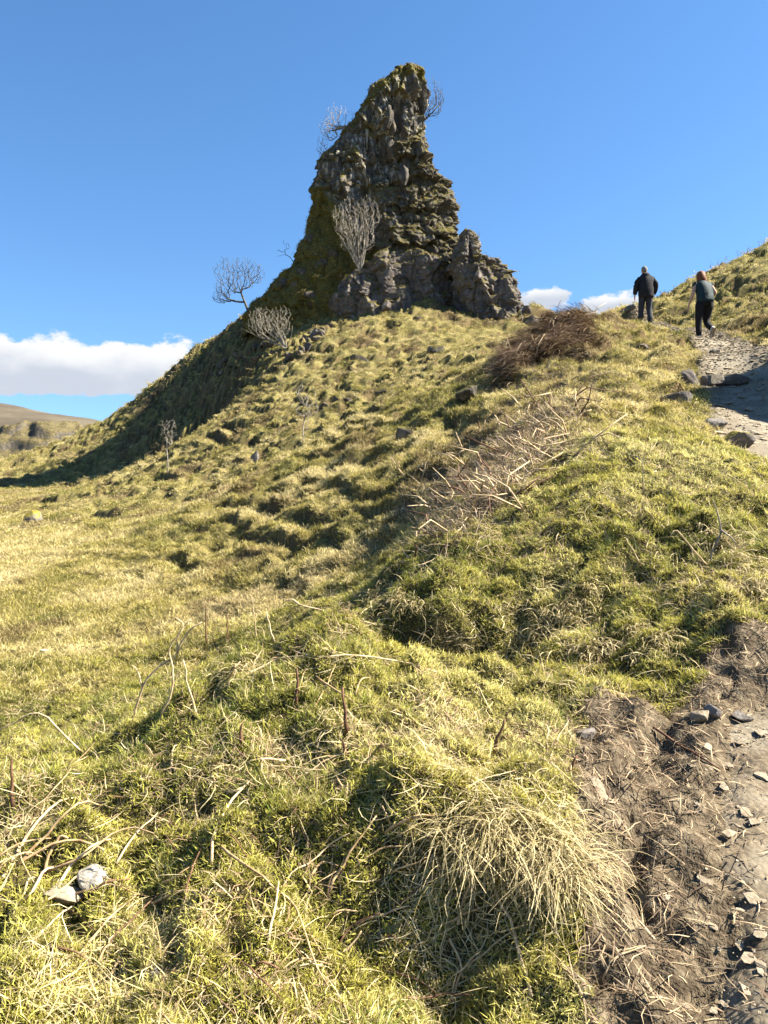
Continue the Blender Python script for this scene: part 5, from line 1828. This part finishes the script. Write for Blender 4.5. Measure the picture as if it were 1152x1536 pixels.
    link('hair', mesh_np('hair', wrinkle(hv, hair['rough'], 26, 15), hf, M[hair['mat']]), root)
    return root


b = ground_hit(970, 486, y1=40)
b = Vector((pix(968, 483, 25)[0], 25.0, gz(pix(968, 483, 25)[0], 25.0)))
person('person', b, -0.05, 1.06, 'walker in black hooded jacket and dark trousers climbing over the ridge', dict(
    pelvis=(0, 0, 0.95), spine=(0, 0.02, 1.14), chest=(0, 0.05, 1.36), neck=(-0.01, 0.075, 1.50), head=(-0.035, 0.11, 1.635),
    shl=(-0.19, 0.05, 1.395), ell=(-0.30, -0.01, 1.14), wrl=(-0.31, 0.06, 0.90), shr=(0.19, 0.05, 1.395), elr=(0.30, 0.01, 1.15), wrr=(0.275, 0.12, 0.92),
    hpl=(-0.095, 0, 0.90), knl=(-0.11, 0.09, 0.50), anl=(-0.115, 0.12, 0.10), tol=(-0.12, 0.28, 0.09),
    hpr=(0.095, 0, 0.90), knr=(0.115, 0.03, 0.48), anr=(0.12, -0.13, 0.055), tor=(0.13, 0.03, 0.05)),
    dict(mat='grey_hair', rough=0.008, rings=[((0, -0.075, -0.06), 0.055, 0.03), ((0, -0.035, -0.02), 0.085, 0.075), ((0, -0.015, 0.03), 0.090, 0.098), ((0, -0.012, 0.08), 0.080, 0.088), ((0, -0.012, 0.115), 0.052, 0.058), ((0, -0.012, 0.13), 0.012, 0.012)]),
    dict(name='jacket', mat='black_cloth', hood=True, rings=[((0, 0.0, 0.78), 0.215, 0.155), ((0, 0.0, 0.85), 0.235, 0.17), ((0, 0.005, 1.0), 0.24, 0.17), ((0, 0.02, 1.15), 0.24, 0.165), ((0, 0.035, 1.28), 0.245, 0.16), ((0, 0.045, 1.36), 0.245, 0.15), ((0, 0.05, 1.42), 0.21, 0.13), ((0, 0.055, 1.465), 0.165, 0.115), ((-0.005, 0.065, 1.50), 0.115, 0.10), ((-0.01, 0.075, 1.54), 0.085, 0.085)]),
    ('grey_denim', 0.185, [0.115, 0.105, 0.088, 0.080, 0.075]), 'shoe_dark', True)
b = Vector((pix(1055, 511, 18.6)[0], 18.6, gz(pix(1055, 511, 18.6)[0], 18.6)))
person('person', b, 0.05, 0.98, 'woman with auburn hair in dark teal gilet and black leggings walking up the gravel path', dict(
    pelvis=(0.02, 0, 0.96), spine=(0.02, 0.04, 1.13), chest=(0.0, 0.09, 1.35), neck=(-0.02, 0.13, 1.485), head=(-0.03, 0.175, 1.60),
    shl=(-0.195, 0.09, 1.37), ell=(-0.285, 0.03, 1.13), wrl=(-0.33, 0.10, 0.90), shr=(0.195, 0.09, 1.37), elr=(0.285, 0.0, 1.16), wrr=(0.25, 0.22, 1.05),
    hpl=(-0.08, 0, 0.91), knl=(-0.115, 0.03, 0.49), anl=(-0.125, -0.02, 0.07), tol=(-0.13, 0.15, 0.07), footl=(0, 1, 0.2),
    hpr=(0.12, 0, 0.91), knr=(0.125, 0.12, 0.50), anr=(0.115, -0.22, 0.235), tor=(0.115, -0.14, 0.10), footr=(0, 0.55, -0.83)),
    dict(mat='red_hair', rough=0.016, rings=[((0.01, -0.09, -0.19), 0.075, 0.035), ((0.01, -0.085, -0.15), 0.115, 0.06), ((0.005, -0.06, -0.08), 0.125, 0.09), ((0, -0.035, 0.0), 0.112, 0.105), ((0, -0.022, 0.06), 0.100, 0.105), ((0, -0.015, 0.105), 0.074, 0.08), ((0, -0.012, 0.135), 0.02, 0.02)]),
    dict(name='gilet', mat='teal_cloth', rings=[((0.02, 0.0, 0.93), 0.20, 0.15), ((0.02, 0.0, 1.0), 0.21, 0.16), ((0.015, 0.03, 1.13), 0.205, 0.155), ((0.0, 0.06, 1.26), 0.215, 0.15), ((0.0, 0.085, 1.36), 0.222, 0.14), ((-0.01, 0.10, 1.43), 0.19, 0.115), ((-0.02, 0.12, 1.48), 0.10, 0.085), ((-0.02, 0.13, 1.505), 0.078, 0.078)]),
    ('black_trouser', 0.195, [0.125, 0.11, 0.082, 0.075, 0.062]), 'shoe_pale', False)
